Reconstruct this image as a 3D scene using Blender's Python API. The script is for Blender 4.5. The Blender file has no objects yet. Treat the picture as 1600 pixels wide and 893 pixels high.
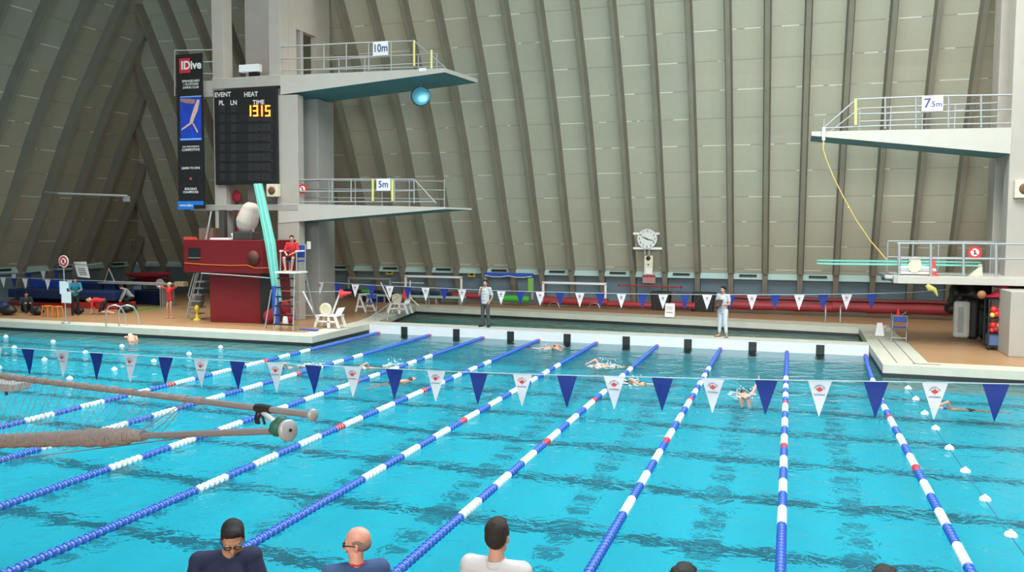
import bpy, bmesh, math, random
from mathutils import Vector, Matrix, Euler
random.seed(7)
SC = bpy.context.scene
COL = SC.collection
PI = math.pi
V = Vector
def R(d): return math.radians(d)

# ------------------------------------------------------------------ camera
F, TH, PT, RO, CH = 1330.46, 0.315018, 0.0671217, 0.00433636, 4.040053
FW = V((-math.sin(TH)*math.cos(PT), math.cos(TH)*math.cos(PT), -math.sin(PT)))
R0 = V((math.cos(TH), math.sin(TH), 0)); U0 = R0.cross(FW)
RT = math.cos(RO)*R0 + math.sin(RO)*U0
UP = -math.sin(RO)*R0 + math.cos(RO)*U0
CP = V((0, 0, CH))
def at(x, y, Y=None, z=None, X=None):
    """world point seen at photo pixel (x, y) on a stated vertical or horizontal plane of the place"""
    d = FW + RT*((x-800)/F) - UP*((y-446.5)/F)
    if Y is not None: t = Y/d.y
    elif z is not None: t = (z-CH)/d.z
    else: t = X/d.x
    return CP + d*t
cam_d = bpy.data.cameras.new('camera'); cam = bpy.data.objects.new('camera', cam_d); COL.objects.link(cam)
m = Matrix((RT, UP, -FW)).transposed().to_4x4(); m.translation = CP
cam.matrix_world = m
cam_d.sensor_width = 36; cam_d.lens = 36*F/1600; cam_d.clip_end = 300; cam_d.clip_start = .05
SC.camera = cam

# ------------------------------------------------------------------ materials
MATS = {}
def new_mat(name):
    mt = bpy.data.materials.new(name); mt.use_nodes = True
    return mt, mt.node_tree, mt.node_tree.nodes['Principled BSDF']
def mat(name, col, rough=.6, metal=0, var=.12, scale=6, bump=0, emit=None, es=0, spec=None, coords='Object'):
    if name in MATS: return MATS[name]
    mt, nt, b = new_mat(name)
    b.inputs['Roughness'].default_value = rough; b.inputs['Metallic'].default_value = metal
    if spec is not None: b.inputs['Specular IOR Level'].default_value = spec
    if emit: b.inputs['Emission Color'].default_value = (*emit, 1); b.inputs['Emission Strength'].default_value = es
    if var > 0:
        tc = nt.nodes.new('ShaderNodeTexCoord'); n = nt.nodes.new('ShaderNodeTexNoise')
        n.inputs['Scale'].default_value = scale; n.inputs['Detail'].default_value = 4
        nt.links.new(tc.outputs[coords], n.inputs['Vector'])
        mx = nt.nodes.new('ShaderNodeMix'); mx.data_type = 'RGBA'
        mx.inputs[6].default_value = (*[c*(1-var) for c in col], 1); mx.inputs[7].default_value = (*[min(1, c*(1+var)) for c in col], 1)
        nt.links.new(n.outputs['Fac'], mx.inputs[0]); nt.links.new(mx.outputs[2], b.inputs['Base Color'])
        if bump:
            bp = nt.nodes.new('ShaderNodeBump'); bp.inputs['Strength'].default_value = bump; bp.inputs['Distance'].default_value = .02
            nt.links.new(n.outputs['Fac'], bp.inputs['Height']); nt.links.new(bp.outputs['Normal'], b.inputs['Normal'])
    else:
        b.inputs['Base Color'].default_value = (*col, 1)
    MATS[name] = mt
    return mt
def nd(nt, t, **kw):
    n = nt.nodes.new(t)
    for k, v in kw.items():
        if k.startswith('i_'): n.inputs[k[2:]].default_value = v
        else: setattr(n, k, v)
    return n
def mth(nt, op, a, b=None, c=None, clamp=False):
    n = nt.nodes.new('ShaderNodeMath'); n.operation = op; n.use_clamp = clamp
    for i, s in enumerate((a, b, c)):
        if s is None: continue
        if isinstance(s, (int, float)): n.inputs[i].default_value = s
        else: nt.links.new(s, n.inputs[i])
    return n.outputs[0]
def mixc(nt, fac, a, b):
    n = nt.nodes.new('ShaderNodeMix'); n.data_type = 'RGBA'
    for i, s in ((0, fac), (6, a), (7, b)):
        if isinstance(s, (int, float)): n.inputs[i].default_value = s
        elif isinstance(s, tuple): n.inputs[i].default_value = (*s, 1)
        else: nt.links.new(s, n.inputs[i])
    return n.outputs[2]

def wall_mat(name, axis, col, warm, rib0, rib_s):
    """board-marked concrete: courses every 1.07 m, pale lime along some joints, each bay slightly different"""
    mt, nt, b = new_mat(name)
    g = nd(nt, 'ShaderNodeNewGeometry'); s = nd(nt, 'ShaderNodeSeparateXYZ'); nt.links.new(g.outputs['Position'], s.inputs[0])
    u = s.outputs[axis]; z = s.outputs[2]
    zz = mth(nt, 'DIVIDE', mth(nt, 'SUBTRACT', z, 2.25), 1.07)
    fr = mth(nt, 'FRACT', zz); d = mth(nt, 'MINIMUM', fr, mth(nt, 'SUBTRACT', 1.0, fr))
    joint = mth(nt, 'LESS_THAN', d, .018)
    bay = mth(nt, 'FLOOR', mth(nt, 'DIVIDE', mth(nt, 'SUBTRACT', u, rib0), rib_s))
    cv = nd(nt, 'ShaderNodeCombineXYZ'); nt.links.new(bay, cv.inputs[0]); nt.links.new(mth(nt, 'FLOOR', zz), cv.inputs[1])
    wn = nd(nt, 'ShaderNodeTexWhiteNoise'); nt.links.new(cv.outputs[0], wn.inputs['Vector'])
    n1 = nd(nt, 'ShaderNodeTexNoise', i_Scale=.35, i_Detail=5); nt.links.new(g.outputs['Position'], n1.inputs['Vector'])
    n2 = nd(nt, 'ShaderNodeTexNoise', i_Scale=5.0, i_Detail=6); nt.links.new(g.outputs['Position'], n2.inputs['Vector'])
    c = mixc(nt, n1.outputs['Fac'], tuple(x*.86 for x in col), warm)
    c = mixc(nt, mth(nt, 'MULTIPLY', wn.outputs['Value'], .22), c, tuple(x*.75 for x in warm))
    c = mixc(nt, mth(nt, 'MULTIPLY', n2.outputs['Fac'], .35), c, tuple(x*.7 for x in col))
    n3 = nd(nt, 'ShaderNodeTexNoise', i_Scale=.8, i_Detail=2); nt.links.new(g.outputs['Position'], n3.inputs['Vector'])
    lime = mth(nt, 'MULTIPLY', joint, mth(nt, 'GREATER_THAN', n3.outputs['Fac'], .52))
    c = mixc(nt, mth(nt, 'MULTIPLY', joint, .45), c, tuple(x*.45 for x in col))
    c = mixc(nt, mth(nt, 'MULTIPLY', lime, .75), c, (.85, .85, .75))
    nt.links.new(c, b.inputs['Base Color']); b.inputs['Roughness'].default_value = .85; b.inputs['Specular IOR Level'].default_value = .25
    bp = nd(nt, 'ShaderNodeBump', i_Strength=.4, i_Distance=.02)
    nt.links.new(mth(nt, 'SUBTRACT', n2.outputs['Fac'], joint), bp.inputs['Height']); nt.links.new(bp.outputs[0], b.inputs['Normal'])
    return mt

# ------------------------------------------------------------------ mesh builder
class MB:
    def __init__(s): s.v = []; s.f = []; s.mi = []; s.sm = []
    def add(s, vs, fs, mi=0, smooth=False):
        o = len(s.v); s.v += [V(p) for p in vs]
        for f in fs: s.f.append([i+o for i in f]); s.mi.append(mi); s.sm.append(smooth)
        return s
    def box(s, a, b, mi=0, M=None):
        x0, y0, z0 = a; x1, y1, z1 = b
        p = [V(q) for q in ((x0,y0,z0),(x1,y0,z0),(x1,y1,z0),(x0,y1,z0),(x0,y0,z1),(x1,y0,z1),(x1,y1,z1),(x0,y1,z1))]
        if M: p = [M @ q for q in p]
        return s.add(p, [(3,2,1,0),(4,5,6,7),(0,1,5,4),(1,2,6,5),(2,3,7,6),(3,0,4,7)], mi)
    def prism(s, pts, z0, z1, mi=0):
        n = len(pts)
        return s.add([(x, y, z0) for x, y in pts]+[(x, y, z1) for x, y in pts],
              [tuple(range(n))[::-1], tuple(range(n, 2*n))]+[(i, (i+1) % n, n+(i+1) % n, n+i) for i in range(n)], mi)
    def extrude(s, pts, d, mi=0):
        """closed outline of 3D points pushed along d"""
        n = len(pts); d = V(d); pts = [V(p) for p in pts]
        return s.add(pts+[p+d for p in pts], [tuple(range(n)), tuple(range(n, 2*n))[::-1]]+[(i, n+i, n+(i+1) % n, (i+1) % n) for i in range(n)], mi)
    def tube(s, pts, r, n=8, mi=0, caps=True):
        pts = [V(p) for p in pts]; rs = r if isinstance(r, (list, tuple)) else [r]*len(pts)
        vs = []; fs = []; prev = None
        for i, p in enumerate(pts):
            d = (pts[min(i+1, len(pts)-1)] - pts[max(i-1, 0)])
            if d.length < 1e-9: d = V((0, 0, 1))
            d.normalize()
            if prev is None:
                a = d.cross(V((0, 0, 1)))
                if a.length < 1e-3: a = d.cross(V((1, 0, 0)))
            else: a = prev - d*prev.dot(d)
            a.normalize(); prev = a; b = d.cross(a)
            for k in range(n):
                t = 2*PI*k/n; vs.append(p+(a*math.cos(t)+b*math.sin(t))*rs[i])
        for i in range(len(pts)-1):
            for k in range(n): fs.append((i*n+k, i*n+(k+1) % n, (i+1)*n+(k+1) % n, (i+1)*n+k))
        s.add(vs, fs, mi, True)
        if caps: s.add(vs[:n], [tuple(range(n))[::-1]], mi); s.add(vs[-n:], [tuple(range(n))], mi)
        return s
    def rod(s, a, b, r, n=8, mi=0): return s.tube([a, b], r, n, mi)
    def lathe(s, prof, n=16, mi=0, M=None, smooth=True):
        """prof: [(r, z)] spun about z, then moved by matrix M"""
        vs = []; fs = []
        for r, z in prof:
            for k in range(n): t = 2*PI*k/n; vs.append(V((r*math.cos(t), r*math.sin(t), z)))
        if M: vs = [M @ q for q in vs]
        for i in range(len(prof)-1):
            for k in range(n): fs.append((i*n+k, i*n+(k+1) % n, (i+1)*n+(k+1) % n, (i+1)*n+k))
        s.add(vs, fs, mi, smooth); s.add(vs[:n], [tuple(range(n))[::-1]], mi); s.add(vs[-n:], [tuple(range(n))], mi)
        return s
    def ball(s, c, r, n=12, mi=0, M=None):
        rx, ry, rz = (r, r, r) if isinstance(r, (int, float)) else r
        vs = []; fs = []; h = max(4, n*2//3)
        for i in range(h+1):
            ph = PI*i/h
            for k in range(n):
                t = 2*PI*k/n; q = V((rx*math.sin(ph)*math.cos(t), ry*math.sin(ph)*math.sin(t), rz*math.cos(ph)))
                if M: q = M @ q
                vs.append(q+V(c))
        for i in range(h):
            for k in range(n): fs.append((i*n+k, (i+1)*n+k, (i+1)*n+(k+1) % n, i*n+(k+1) % n))
        return s.add(vs, fs, mi, True)
    def cap(s, a, b, ra, rb, n=10, mi=0):
        """tapered limb with round ends"""
        a = V(a); b = V(b); d = b-a
        if d.length < 1e-6: return s.ball(a, ra, n, mi)
        d.normalize(); q = d.to_track_quat('Z', 'Y').to_matrix(); L = (b-a).length
        prof = [(max(.0004, ra*math.sin(PI/2*t)), -ra*math.cos(PI/2*t)) for t in (0, .25, .5, .75, 1)] + [(max(.0004, rb*math.cos(PI/2*t)), L+rb*math.sin(PI/2*t)) for t in (0, .25, .5, .75, 1)]
        M = q.to_4x4(); M.translation = a
        return s.lathe(prof, n, mi, M)
    def merge(s, o, M=None, mi=0):
        return s.add([M @ p if M else p for p in o.v], o.f, mi)
    def build(s, name, mats, parent=None, bevel=0, remesh=0, smooth_it=0, ang=None):
        me = bpy.data.meshes.new(name)
        off = V((0, 0, 0))
        q = parent
        while q is not None: off += q.location; q = q.parent
        me.from_pydata([p-off for p in s.v], [], s.f)
        if not isinstance(mats, (list, tuple)): mats = [mats]
        for m_ in mats: me.materials.append(m_)
        me.polygons.foreach_set('material_index', s.mi); me.polygons.foreach_set('use_smooth', s.sm); me.update()
        o = bpy.data.objects.new(name, me); COL.objects.link(o); o.parent = parent
        if bevel:
            bv = o.modifiers.new('bevel', 'BEVEL'); bv.width = bevel; bv.segments = 2; bv.limit_method = 'ANGLE'; bv.angle_limit = R(40)
        if remesh:
            rm = o.modifiers.new('remesh', 'REMESH'); rm.mode = 'VOXEL'; rm.voxel_size = remesh; rm.use_smooth_shade = True
            if smooth_it:
                sm = o.modifiers.new('smooth', 'SMOOTH'); sm.factor = .5; sm.iterations = smooth_it
        return o
def tag(o, label=None, cat=None, group=None, kind=None):
    if label: o['label'] = label
    if cat: o['category'] = cat
    if group: o['group'] = group
    if kind: o['kind'] = kind
    return o
def thing(name, loc, label, cat, group=None):
    o = bpy.data.objects.new(name, None); COL.objects.link(o); o.location = loc; o.empty_display_size = .2
    return tag(o, label, cat, group)
def struct(name, mb, m_, **k):
    o = mb.build(name, m_, **k); o['kind'] = 'structure'; return o
def copy_tree(o, parent=None):
    c = o.copy(); COL.objects.link(c); c.parent = parent
    for ch in [x for x in COL.objects if x.parent == o and x is not c]: copy_tree(ch, c)
    return c
def dup(o, loc, rz=0, label=None, group=None, scale=None):
    c = copy_tree(o); c.location = loc; c.rotation_euler = (0, 0, rz)
    if scale: c.scale = scale
    if label: c['label'] = label
    if group: c['group'] = group
    return c
_tx = {}
def text(mb, s, size, M, mi=0, align='CENTER', bold=0.0, sx=1.0, depth=0.0):
    """flat lettering: local x right, y up, placed by matrix M"""
    key = (s, align, bold)
    if key not in _tx:
        cu = bpy.data.curves.new('txt', 'FONT'); cu.body = s; cu.align_x = align; cu.align_y = 'CENTER'; cu.size = 1; cu.offset = bold; cu.resolution_u = 3
        o = bpy.data.objects.new('txt', cu); COL.objects.link(o)
        dg = bpy.context.evaluated_depsgraph_get(); me = bpy.data.meshes.new_from_object(o.evaluated_get(dg))
        _tx[key] = ([v.co.copy() for v in me.vertices], [tuple(p.vertices) for p in me.polygons])
        bpy.data.objects.remove(o); bpy.data.curves.remove(cu); bpy.data.meshes.remove(me)
    vs, fs = _tx[key]
    mb.add([M @ V((p.x*size*sx, p.y*size, depth)) for p in vs], fs, mi)
def face_mat(c, nx=0, tilt=0):
    """frame on a vertical face looking to -Y (towards the viewer side): x right, y up"""
    M = Matrix(((1, 0, 0), (0, 0, -1), (0, 1, 0))).to_4x4()
    M = Matrix.Rotation(nx, 4, 'Z') @ M @ Matrix.Rotation(tilt, 4, 'X'); M.translation = V(c); return M

# ---- common materials
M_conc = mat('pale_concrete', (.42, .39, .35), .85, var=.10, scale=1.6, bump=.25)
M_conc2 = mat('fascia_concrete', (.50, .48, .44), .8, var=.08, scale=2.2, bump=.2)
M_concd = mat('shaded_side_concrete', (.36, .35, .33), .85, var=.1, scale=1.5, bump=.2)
M_teal = mat('soffit_water_bounce', (.06, .22, .25), .5, var=.12, scale=2)  # teal bounce off the pool water, put into the underside's colour
M_rail = mat('grey_painted_steel', (.36, .38, .40), .45, .2, var=.05)
M_yel = mat('yellow_tape', (.75, .70, .22), .5, var=.05)
M_white = mat('white_plastic', (.80, .80, .80), .45, var=.04)
M_cream = mat('cream_plastic', (.72, .66, .50), .5, var=.06)
M_black = mat('black_plastic', (.012, .012, .014), .5, var=.1)
M_signw = mat('sign_white', (.82, .83, .84), .5, var=.03)
M_navy = mat('navy_lettering', (.03, .05, .22), .5, var=0)
M_red = mat('booth_red_paint', (.17, .006, .010), .5, var=.10, scale=3)
M_redp = mat('bright_red_plastic', (.65, .03, .03), .45, var=.06)
M_metal = mat('brushed_steel', (.55, .56, .56), .35, .8, var=.06)
M_alu = mat('dull_aluminium', (.42, .43, .43), .45, .5, var=.08)
M_green = mat('seafoam_board_paint', (.16, .55, .47), .5, var=.06)
M_blue = mat('royal_blue_vinyl', (.02, .08, .40), .5, var=.08)
M_blued = mat('navy_vinyl', (.008, .025, .10), .55, var=.12)
M_orange = mat('orange_plastic', (.75, .20, .02), .5, var=.08)
M_greenp = mat('green_plastic', (.06, .42, .06), .5, var=.08)
M_wtxt = mat('white_lettering', (.75, .75, .75), .5, var=0)
M_text = mat('dark_lettering', (.03, .03, .04), .6, var=0)
M_wood = mat('tan_wood', (.40, .25, .12), .6, var=.15, scale=8)

# ------------------------------------------------------------------ the hall
def lean(z):
    k = [(2.05, 0), (5, 1.5), (8, 2.85), (10.3, 4.05), (13.6, 6.05), (17.2, 8.4)]
    if z <= k[0][0]: return 0
    for (a, b), (c, d) in zip(k, k[1:]):
        if z <= c: return b+(d-b)*(z-a)/(c-a)
    return k[-1][1]
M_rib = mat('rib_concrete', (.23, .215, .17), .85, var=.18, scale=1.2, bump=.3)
def shell(name, O, U, N, u0, u1, rib0, sp, mt, m_plinth, m_ledge):
    O = V(O); U = V(U); N = V(N)
    def P(u, inn, z): return O+U*u+N*inn+V((0, 0, z))
    us = []
    k = math.floor((u0-rib0)/sp)
    while rib0+k*sp < u1:
        c = rib0+k*sp
        us += [(c-.15, 0), (c-.09, .50), (c+.09, .50), (c+.15, 0)]; k += 1
    us = [(u, d) for u, d in us if u0 <= u <= u1]
    zs = [2.08, 3.5, 5, 6.5, 8, 9.2, 10.3, 11.9, 13.6, 15.4, 17.2]
    mb = MB(); n = len(us)
    pts = [P(u, lean(z)+d-.42, z) for z in zs for u, d in us]
    for j in range(n-1):
        flat = us[j][1] == 0 and us[j+1][1] == 0
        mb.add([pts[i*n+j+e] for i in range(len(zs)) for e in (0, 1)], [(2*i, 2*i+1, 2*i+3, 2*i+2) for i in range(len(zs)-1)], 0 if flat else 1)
    # ribs run on to the floor below the ledge
    k = math.floor((u0-rib0)/sp)+1
    while rib0+k*sp < u1:
        c = rib0+k*sp
        a = [P(c-.10, -.75, .37), P(c+.10, -.75, .37), P(c+.12, .0, 2.08), P(c-.12, .0, 2.08)]
        b = [q-N*.6 for q in a]
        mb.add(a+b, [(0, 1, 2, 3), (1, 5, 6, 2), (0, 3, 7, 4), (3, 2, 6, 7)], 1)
        k += 1
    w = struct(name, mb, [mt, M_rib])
    pl = MB(); pl.add([P(u0, -1.0, .30), P(u1, -1.0, .30), P(u1, -.62, 1.82), P(u0, -.62, 1.82)], [(0, 1, 2, 3)])
    a = pl.build('plinth', m_plinth, w); a['label'] = 'blue-grey painted plinth under the sloping panels'
    lg = MB(); lg.add([P(u0, -.62, 1.80), P(u1, -.62, 1.80), P(u1, -.28, 1.80), P(u0, -.28, 1.80), P(u0, -.46, 2.09), P(u1, -.46, 2.09)], [(0, 1, 2, 3), (3, 2, 5, 4)])
    a = lg.build('ledge', m_ledge, w); a['label'] = 'pale aqua sloping ledge'
    return w, P
M_plinth = mat('blue_grey_paint', (.17, .24, .29), .6, var=.10, scale=1.5, coords='Object')
M_ledge = mat('pale_aqua_paint', (.42, .58, .55), .6, var=.06)
M_wb = wall_mat('back_wall_concrete', 0, (.50, .52, .43), (.54, .50, .38), .46-1.49/2, 1.49)
M_wl = wall_mat('side_wall_concrete', 1, (.40, .39, .31), (.42, .37, .28), .9-1.83/2, 1.83)
wb, PB = shell('wall_back', (0, 39.6, 0), (1, 0, 0), (0, -1, 0), -37, 24, .46, 1.49, M_wb, M_plinth, M_ledge)
for c in range(-16, 4, 2):
    u = .46+1.49*(c+.5)
    v = MB(); v.box((u-.38, 39.86, 1.93), (u+.38, 40.02, 2.02)); v.build('vent_slot', M_black, wb)
wl, PL_ = shell('wall_left', (-35.4, 0, 0), (0, 1, 0), (1, 0, 0), -10, 39.9, .95, 1.83, M_wl, M_plinth, M_ledge)
for c in (16, 18, 20):
    u = .95+1.83*(c+.5)
    v = MB(); v.box((-35.82, u-.38, 1.93), (-35.66, u+.38, 2.02)); v.build('vent_slot', M_black, wl)
mb = MB(); mb.box((22, -10, .0), (22.3, 40, 17.2)); struct('wall_right', mb, M_wb)
# near wall with its band of high windows
mb = MB(); mb.box((-36, -10.3, 0), (22.3, -10, 6)); mb.box((-36, -10.3, 15), (22.3, -10, 17.2))
for x in (-36, -24.3, -12.7, -1, 10.6, 21.3): mb.box((x, -10.3, 6), (x+1, -10, 15))
struct('wall_front', mb, M_wb)
# ceiling slab with skylight opening, and one added for the left pool fill
sx0, sx1, sy0, sy1 = -7, 9, 8, 25
mb = MB(); mb.box((-37, -10.3, 17.2), (-29.1, 41, 17.5)); mb.box((-14.9, -10.3, 17.2), (sx0, 41, 17.5)); mb.box((-29.1, -10.3, 17.2), (-14.9, 8.4, 17.5)); mb.box((-29.1, 21.6, 17.2), (-14.9, 41, 17.5)); mb.box((sx1, -10.3, 17.2), (22.3, 41, 17.5)); mb.box((sx0, -10.3, 17.2), (sx1, sy0, 17.5)); mb.box((sx0, sy1, 17.2), (sx1, 41, 17.5))
struct('ceiling', mb, mat('ceiling_concrete', (.35, .35, .32), .9, var=.1))

# decks: tiled orange-brown, pale kerb along the water
def deck_mat():
    mt, nt, b = new_mat('deck_tile')
    g = nd(nt, 'ShaderNodeNewGeometry'); br = nd(nt, 'ShaderNodeTexBrick')
    br.inputs['Scale'].default_value = 4; br.inputs['Mortar Size'].default_value = .012
    br.inputs['Color1'].default_value = (.42, .23, .11, 1); br.inputs['Color2'].default_value = (.36, .19, .09, 1); br.inputs['Mortar'].default_value = (.22, .14, .09, 1)
    nt.links.new(g.outputs['Position'], br.inputs['Vector'])
    n = nd(nt, 'ShaderNodeTexNoise', i_Scale=.5, i_Detail=5); nt.links.new(g.outputs['Position'], n.inputs['Vector'])
    c = mixc(nt, mth(nt, 'MULTIPLY', n.outputs['Fac'], .5), br.outputs['Color'], (.50, .32, .17))
    nt.links.new(c, b.inputs['Base Color']); b.inputs['Roughness'].default_value = .38
    return mt
M_deck = deck_mat()
M_kerb = mat('kerb_tile', (.56, .54, .46), .5, var=.12, scale=2.5)
M_lane_white = mat('bulkhead_white', (.70, .74, .78), .45, var=.06, scale=2)
M_gutter = mat('gutter_black', (.015, .02, .022), .5, var=0)
ZD = .37; KW = .85; ZS = .37
XL, XR, YF, YB, YN = -15.4, 2.52, 25.3, 29.4, 6.5
A = at(650, 486, z=.12); B = at(1342, 521, z=.12)          # far corners of the diving well
AL = (A.x, A.y); BR = (B.x, B.y)
XW0, XW1 = -34.6, 16
def deck(name, pts, m_, z0=-2.2, z1=ZD):
    mb = MB(); mb.prism(pts, z0, z1); return struct(name, mb, m_)
deck('floor_left', [(-36, YF+KW), (XL-KW, YF+KW), (XL-KW, YB+.6), (AL[0]-1.1, AL[1]+1.2), (AL[0]-1.1, 41), (-36, 41)], M_deck)
deck('floor_back', [(AL[0]-1.1, AL[1]+1.2), (BR[0]+1.1, BR[1]+1.2), (BR[0]+1.1, 41), (AL[0]-1.1, 41)], M_deck)
deck('floor_right', [(XR+1.25, YF+KW), (22, YF+KW), (22, 41), (BR[0]+1.1, 41), (BR[0]+1.1, BR[1]+1.2), (XR+1.25, YB+.6)], M_deck)
deck('floor_front', [(-36, -10), (22, -10), (22, YN), (-36, YN)], M_deck)

deck('floor_side', [(XW1, YN), (22, YN), (22, YF), (XW1, YF)], M_deck)
kz = ZD-.02
k = 0
for pts in ([(-36, YF), (XL, YF), (XL-KW, YF+KW), (-36, YF+KW)], [(XL, YF), (XL, YB+.6), (XL-KW, YB+.6), (XL-KW, YF+KW)],
            [(XR, YF), (22, YF), (22, YF+KW), (XR+1.25, YF+KW)], [(XR, YF), (XR+1.25, YF+KW), (XR+1.25, YB+.6), (XR, YB+.6)],
            [(XL, YB+.6), (AL[0], AL[1]), (AL[0]-1.1, AL[1]+1.2), (XL-KW, YB+.6)], [AL, BR, (BR[0]+1.1, BR[1]+1.2), (AL[0]-1.1, AL[1]+1.2)],
            [(XR, YB+.6), (XR+1.25, YB+.6), (BR[0]+1.1, BR[1]+1.2), BR]):
    k += 1; mb = MB(); mb.prism(pts, -2.2, kz); struct('trim_%d' % k, mb, M_kerb)
# black overflow slot under the kerb, one strip per edge
for a, b in (((-36, YF), (XL, YF)), ((XL, YF), (XL, YB)), ((XR, YB), (XR, YF)), ((XR, YF), (22, YF)), ((XL, YB+.6), AL), (AL, BR), (BR, (XR, YB+.6))):
    k += 1; a = V((*a, 0)); b = V((*b, 0)); d = (b-a).normalized(); nn = V((d.y, -d.x, 0))*.012
    mb = MB(); mb.extrude([a-nn*.2+V((0, 0, .0)), b-nn*.2+V((0, 0, .0)), b-nn*.2+V((0, 0, .12)), a-nn*.2+V((0, 0, .12))], nn*1.2)
    struct('trim_%d' % k, mb, M_gutter)

for X, w_ in ((XR+.4, .02), (XR+.85, .02)):
    k += 1; mb = MB(); mb.box((X, YF+.5, kz-.01), (X+w_, YB+2.0, kz+.003)); struct('trim_%d' % k, mb, M_gutter)
k += 1; mb = MB(); mb.box((XR+.8, YF+.45, kz-.01), (XR+1.5, YF+.52, kz+.003)); struct('trim_%d' % k, mb, M_gutter)
# pool basin, tiled: cross bands and dashed lane marks on the floor
DP = 1.65
def basin_mat():
    mt, nt, b = new_mat('basin_tile')
    g = nd(nt, 'ShaderNodeNewGeometry'); s = nd(nt, 'ShaderNodeSeparateXYZ'); nt.links.new(g.outputs['Position'], s.inputs[0])
    X, Y = s.outputs[0], s.outputs[1]
    nz = nd(nt, 'ShaderNodeTexNoise', i_Scale=1.3, i_Detail=3); nt.links.new(g.outputs['Position'], nz.inputs['Vector'])
    fy = mth(nt, 'FRACT', mth(nt, 'DIVIDE', mth(nt, 'SUBTRACT', Y, BAND0), BANDS))
    band = mth(nt, 'LESS_THAN', fy, .13)
    fx = mth(nt, 'FRACT', mth(nt, 'DIVIDE', mth(nt, 'SUBTRACT', X, 2.12-2.13/2-.21), 2.13))
    lane = mth(nt, 'LESS_THAN', fx, .20)
    dash = mth(nt, 'LESS_THAN', mth(nt, 'FRACT', mth(nt, 'DIVIDE', Y, .60)), .5)
    lane = mth(nt, 'MULTIPLY', lane, dash)
    inl = mth(nt, 'MULTIPLY', mth(nt, 'GREATER_THAN', X, XL), mth(nt, 'LESS_THAN', X, XR))
    gap = 1.0
    lane = mth(nt, 'MULTIPLY', mth(nt, 'MULTIPLY', lane, inl), gap)
    dk = mth(nt, 'MAXIMUM', band, mth(nt, 'MULTIPLY', lane, .75))
    base = mixc(nt, nz.outputs['Fac'], POOLC, tuple(min(1, x*1.12) for x in POOLC))
    c = mixc(nt, mth(nt, 'MULTIPLY', dk, .95), base, (.004, .12, .18))
    deep = mth(nt, 'GREATER_THAN', Y, 25.5)
    c = mixc(nt, mth(nt, 'MULTIPLY', deep, .85), c, (.012, .30, .36))
    c = mixc(nt, mth(nt, 'GREATER_THAN', Y, 30.0), c, (.02, .34, .31))
    nt.links.new(c, b.inputs['Base Color']); b.inputs['Roughness'].default_value = .7
    return mt
BAND0, BANDS = 12.35, 2.28
POOLC = (.010, .46, .60)
mb = MB(); mb.box((XW0-.5, YN-.3, -DP-.2), (XW1+.3, 37, -DP))
mb.box((XW0-.6, YN-.3, -DP), (XW0, YF, .35)); mb.box((XW0, YN-.3, -DP), (XW1, YN-.001, .36))
struct('pool_basin', mb, basin_mat())

def water_mat():
    mt, nt, b = new_mat('pool_water'); nt.nodes.remove(b)
    out = nt.nodes['Material Output']
    g = nd(nt, 'ShaderNodeNewGeometry')
    mp = nd(nt, 'ShaderNodeMapping'); mp.inputs['Scale'].default_value = (1.0, 1.0, 1); nt.links.new(g.outputs['Position'], mp.inputs[0])
    n1 = nd(nt, 'ShaderNodeTexNoise', i_Scale=1.6, i_Detail=3.0, i_Roughness=.55, i_Distortion=.6); nt.links.new(mp.outputs[0], n1.inputs['Vector'])
    n2 = nd(nt, 'ShaderNodeTexNoise', i_Scale=5.5, i_Detail=2.0, i_Roughness=.5, i_Distortion=.8); nt.links.new(mp.outputs[0], n2.inputs['Vector'])
    h = mth(nt, 'ADD', mth(nt, 'MULTIPLY', n1.outputs['Fac'], 1.0), mth(nt, 'MULTIPLY', n2.outputs['Fac'], .22))
    bp = nd(nt, 'ShaderNodeBump', i_Strength=1.0, i_Distance=WAVE); nt.links.new(h, bp.inputs['Height'])
    gl = nd(nt, 'ShaderNodeBsdfGlossy', i_Roughness=.03); nt.links.new(bp.outputs[0], gl.inputs['Normal'])
    rf = nd(nt, 'ShaderNodeBsdfRefraction', i_Roughness=.02, i_IOR=1.33); nt.links.new(bp.outputs[0], rf.inputs['Normal'])
    rf.inputs['Color'].default_value = (.86, .98, 1, 1)
    fr = nd(nt, 'ShaderNodeFresnel', i_IOR=1.13); nt.links.new(bp.outputs[0], fr.inputs['Normal'])
    mx = nd(nt, 'ShaderNodeMixShader'); nt.links.new(fr.outputs[0], mx.inputs[0]); nt.links.new(rf.outputs[0], mx.inputs[1]); nt.links.new(gl.outputs[0], mx.inputs[2])
    nt.links.new(mx.outputs[0], out.inputs['Surface'])
    return mt
WAVE = .055
mb = MB()
mb.add([(XW0, YN, 0), (XW1, YN, 0), (XW1, YF, 0), (XW0, YF, 0)], [(0, 1, 2, 3)])
mb.add([(XL, YF, 0), (XR, YF, 0), (XR, YB+.6, 0), (XL, YB+.6, 0)], [(0, 1, 2, 3)])
mb.add([(XL, YB+.6, 0), (XR, YB+.6, 0), (*BR, 0), (*AL, 0)], [(0, 1, 2, 3)])
w = mb.build('pool_water', water_mat()); tag(w, 'rippled turquoise water filling the big pool and diving well', 'water', kind='stuff')

# bulkhead
bk = thing('bulkhead', (XL, YB, 0), 'white bulkhead across the pool with dark lane targets, coaches standing on it', 'bulkhead')
mb = MB(); mb.box((XL+.02, YB, -1.5), (XR-.02, YB+.6, .36)); mb.build('wall_panel', M_lane_white, bk)
mb = MB(); mb.box((XL+.02, YB-.01, .36), (XR-.02, YB+.62, .385)); a = mb.build('walkway_top', M_kerb, bk, bevel=.01)
for i in range(8):
    X = 2.12-2.13*(i+.5)-.03
    mb = MB(); mb.box((X-.13, YB-.02, -1.2), (X+.13, YB-.001, .30)); a = mb.build('lane_target', M_gutter, bk)

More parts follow.
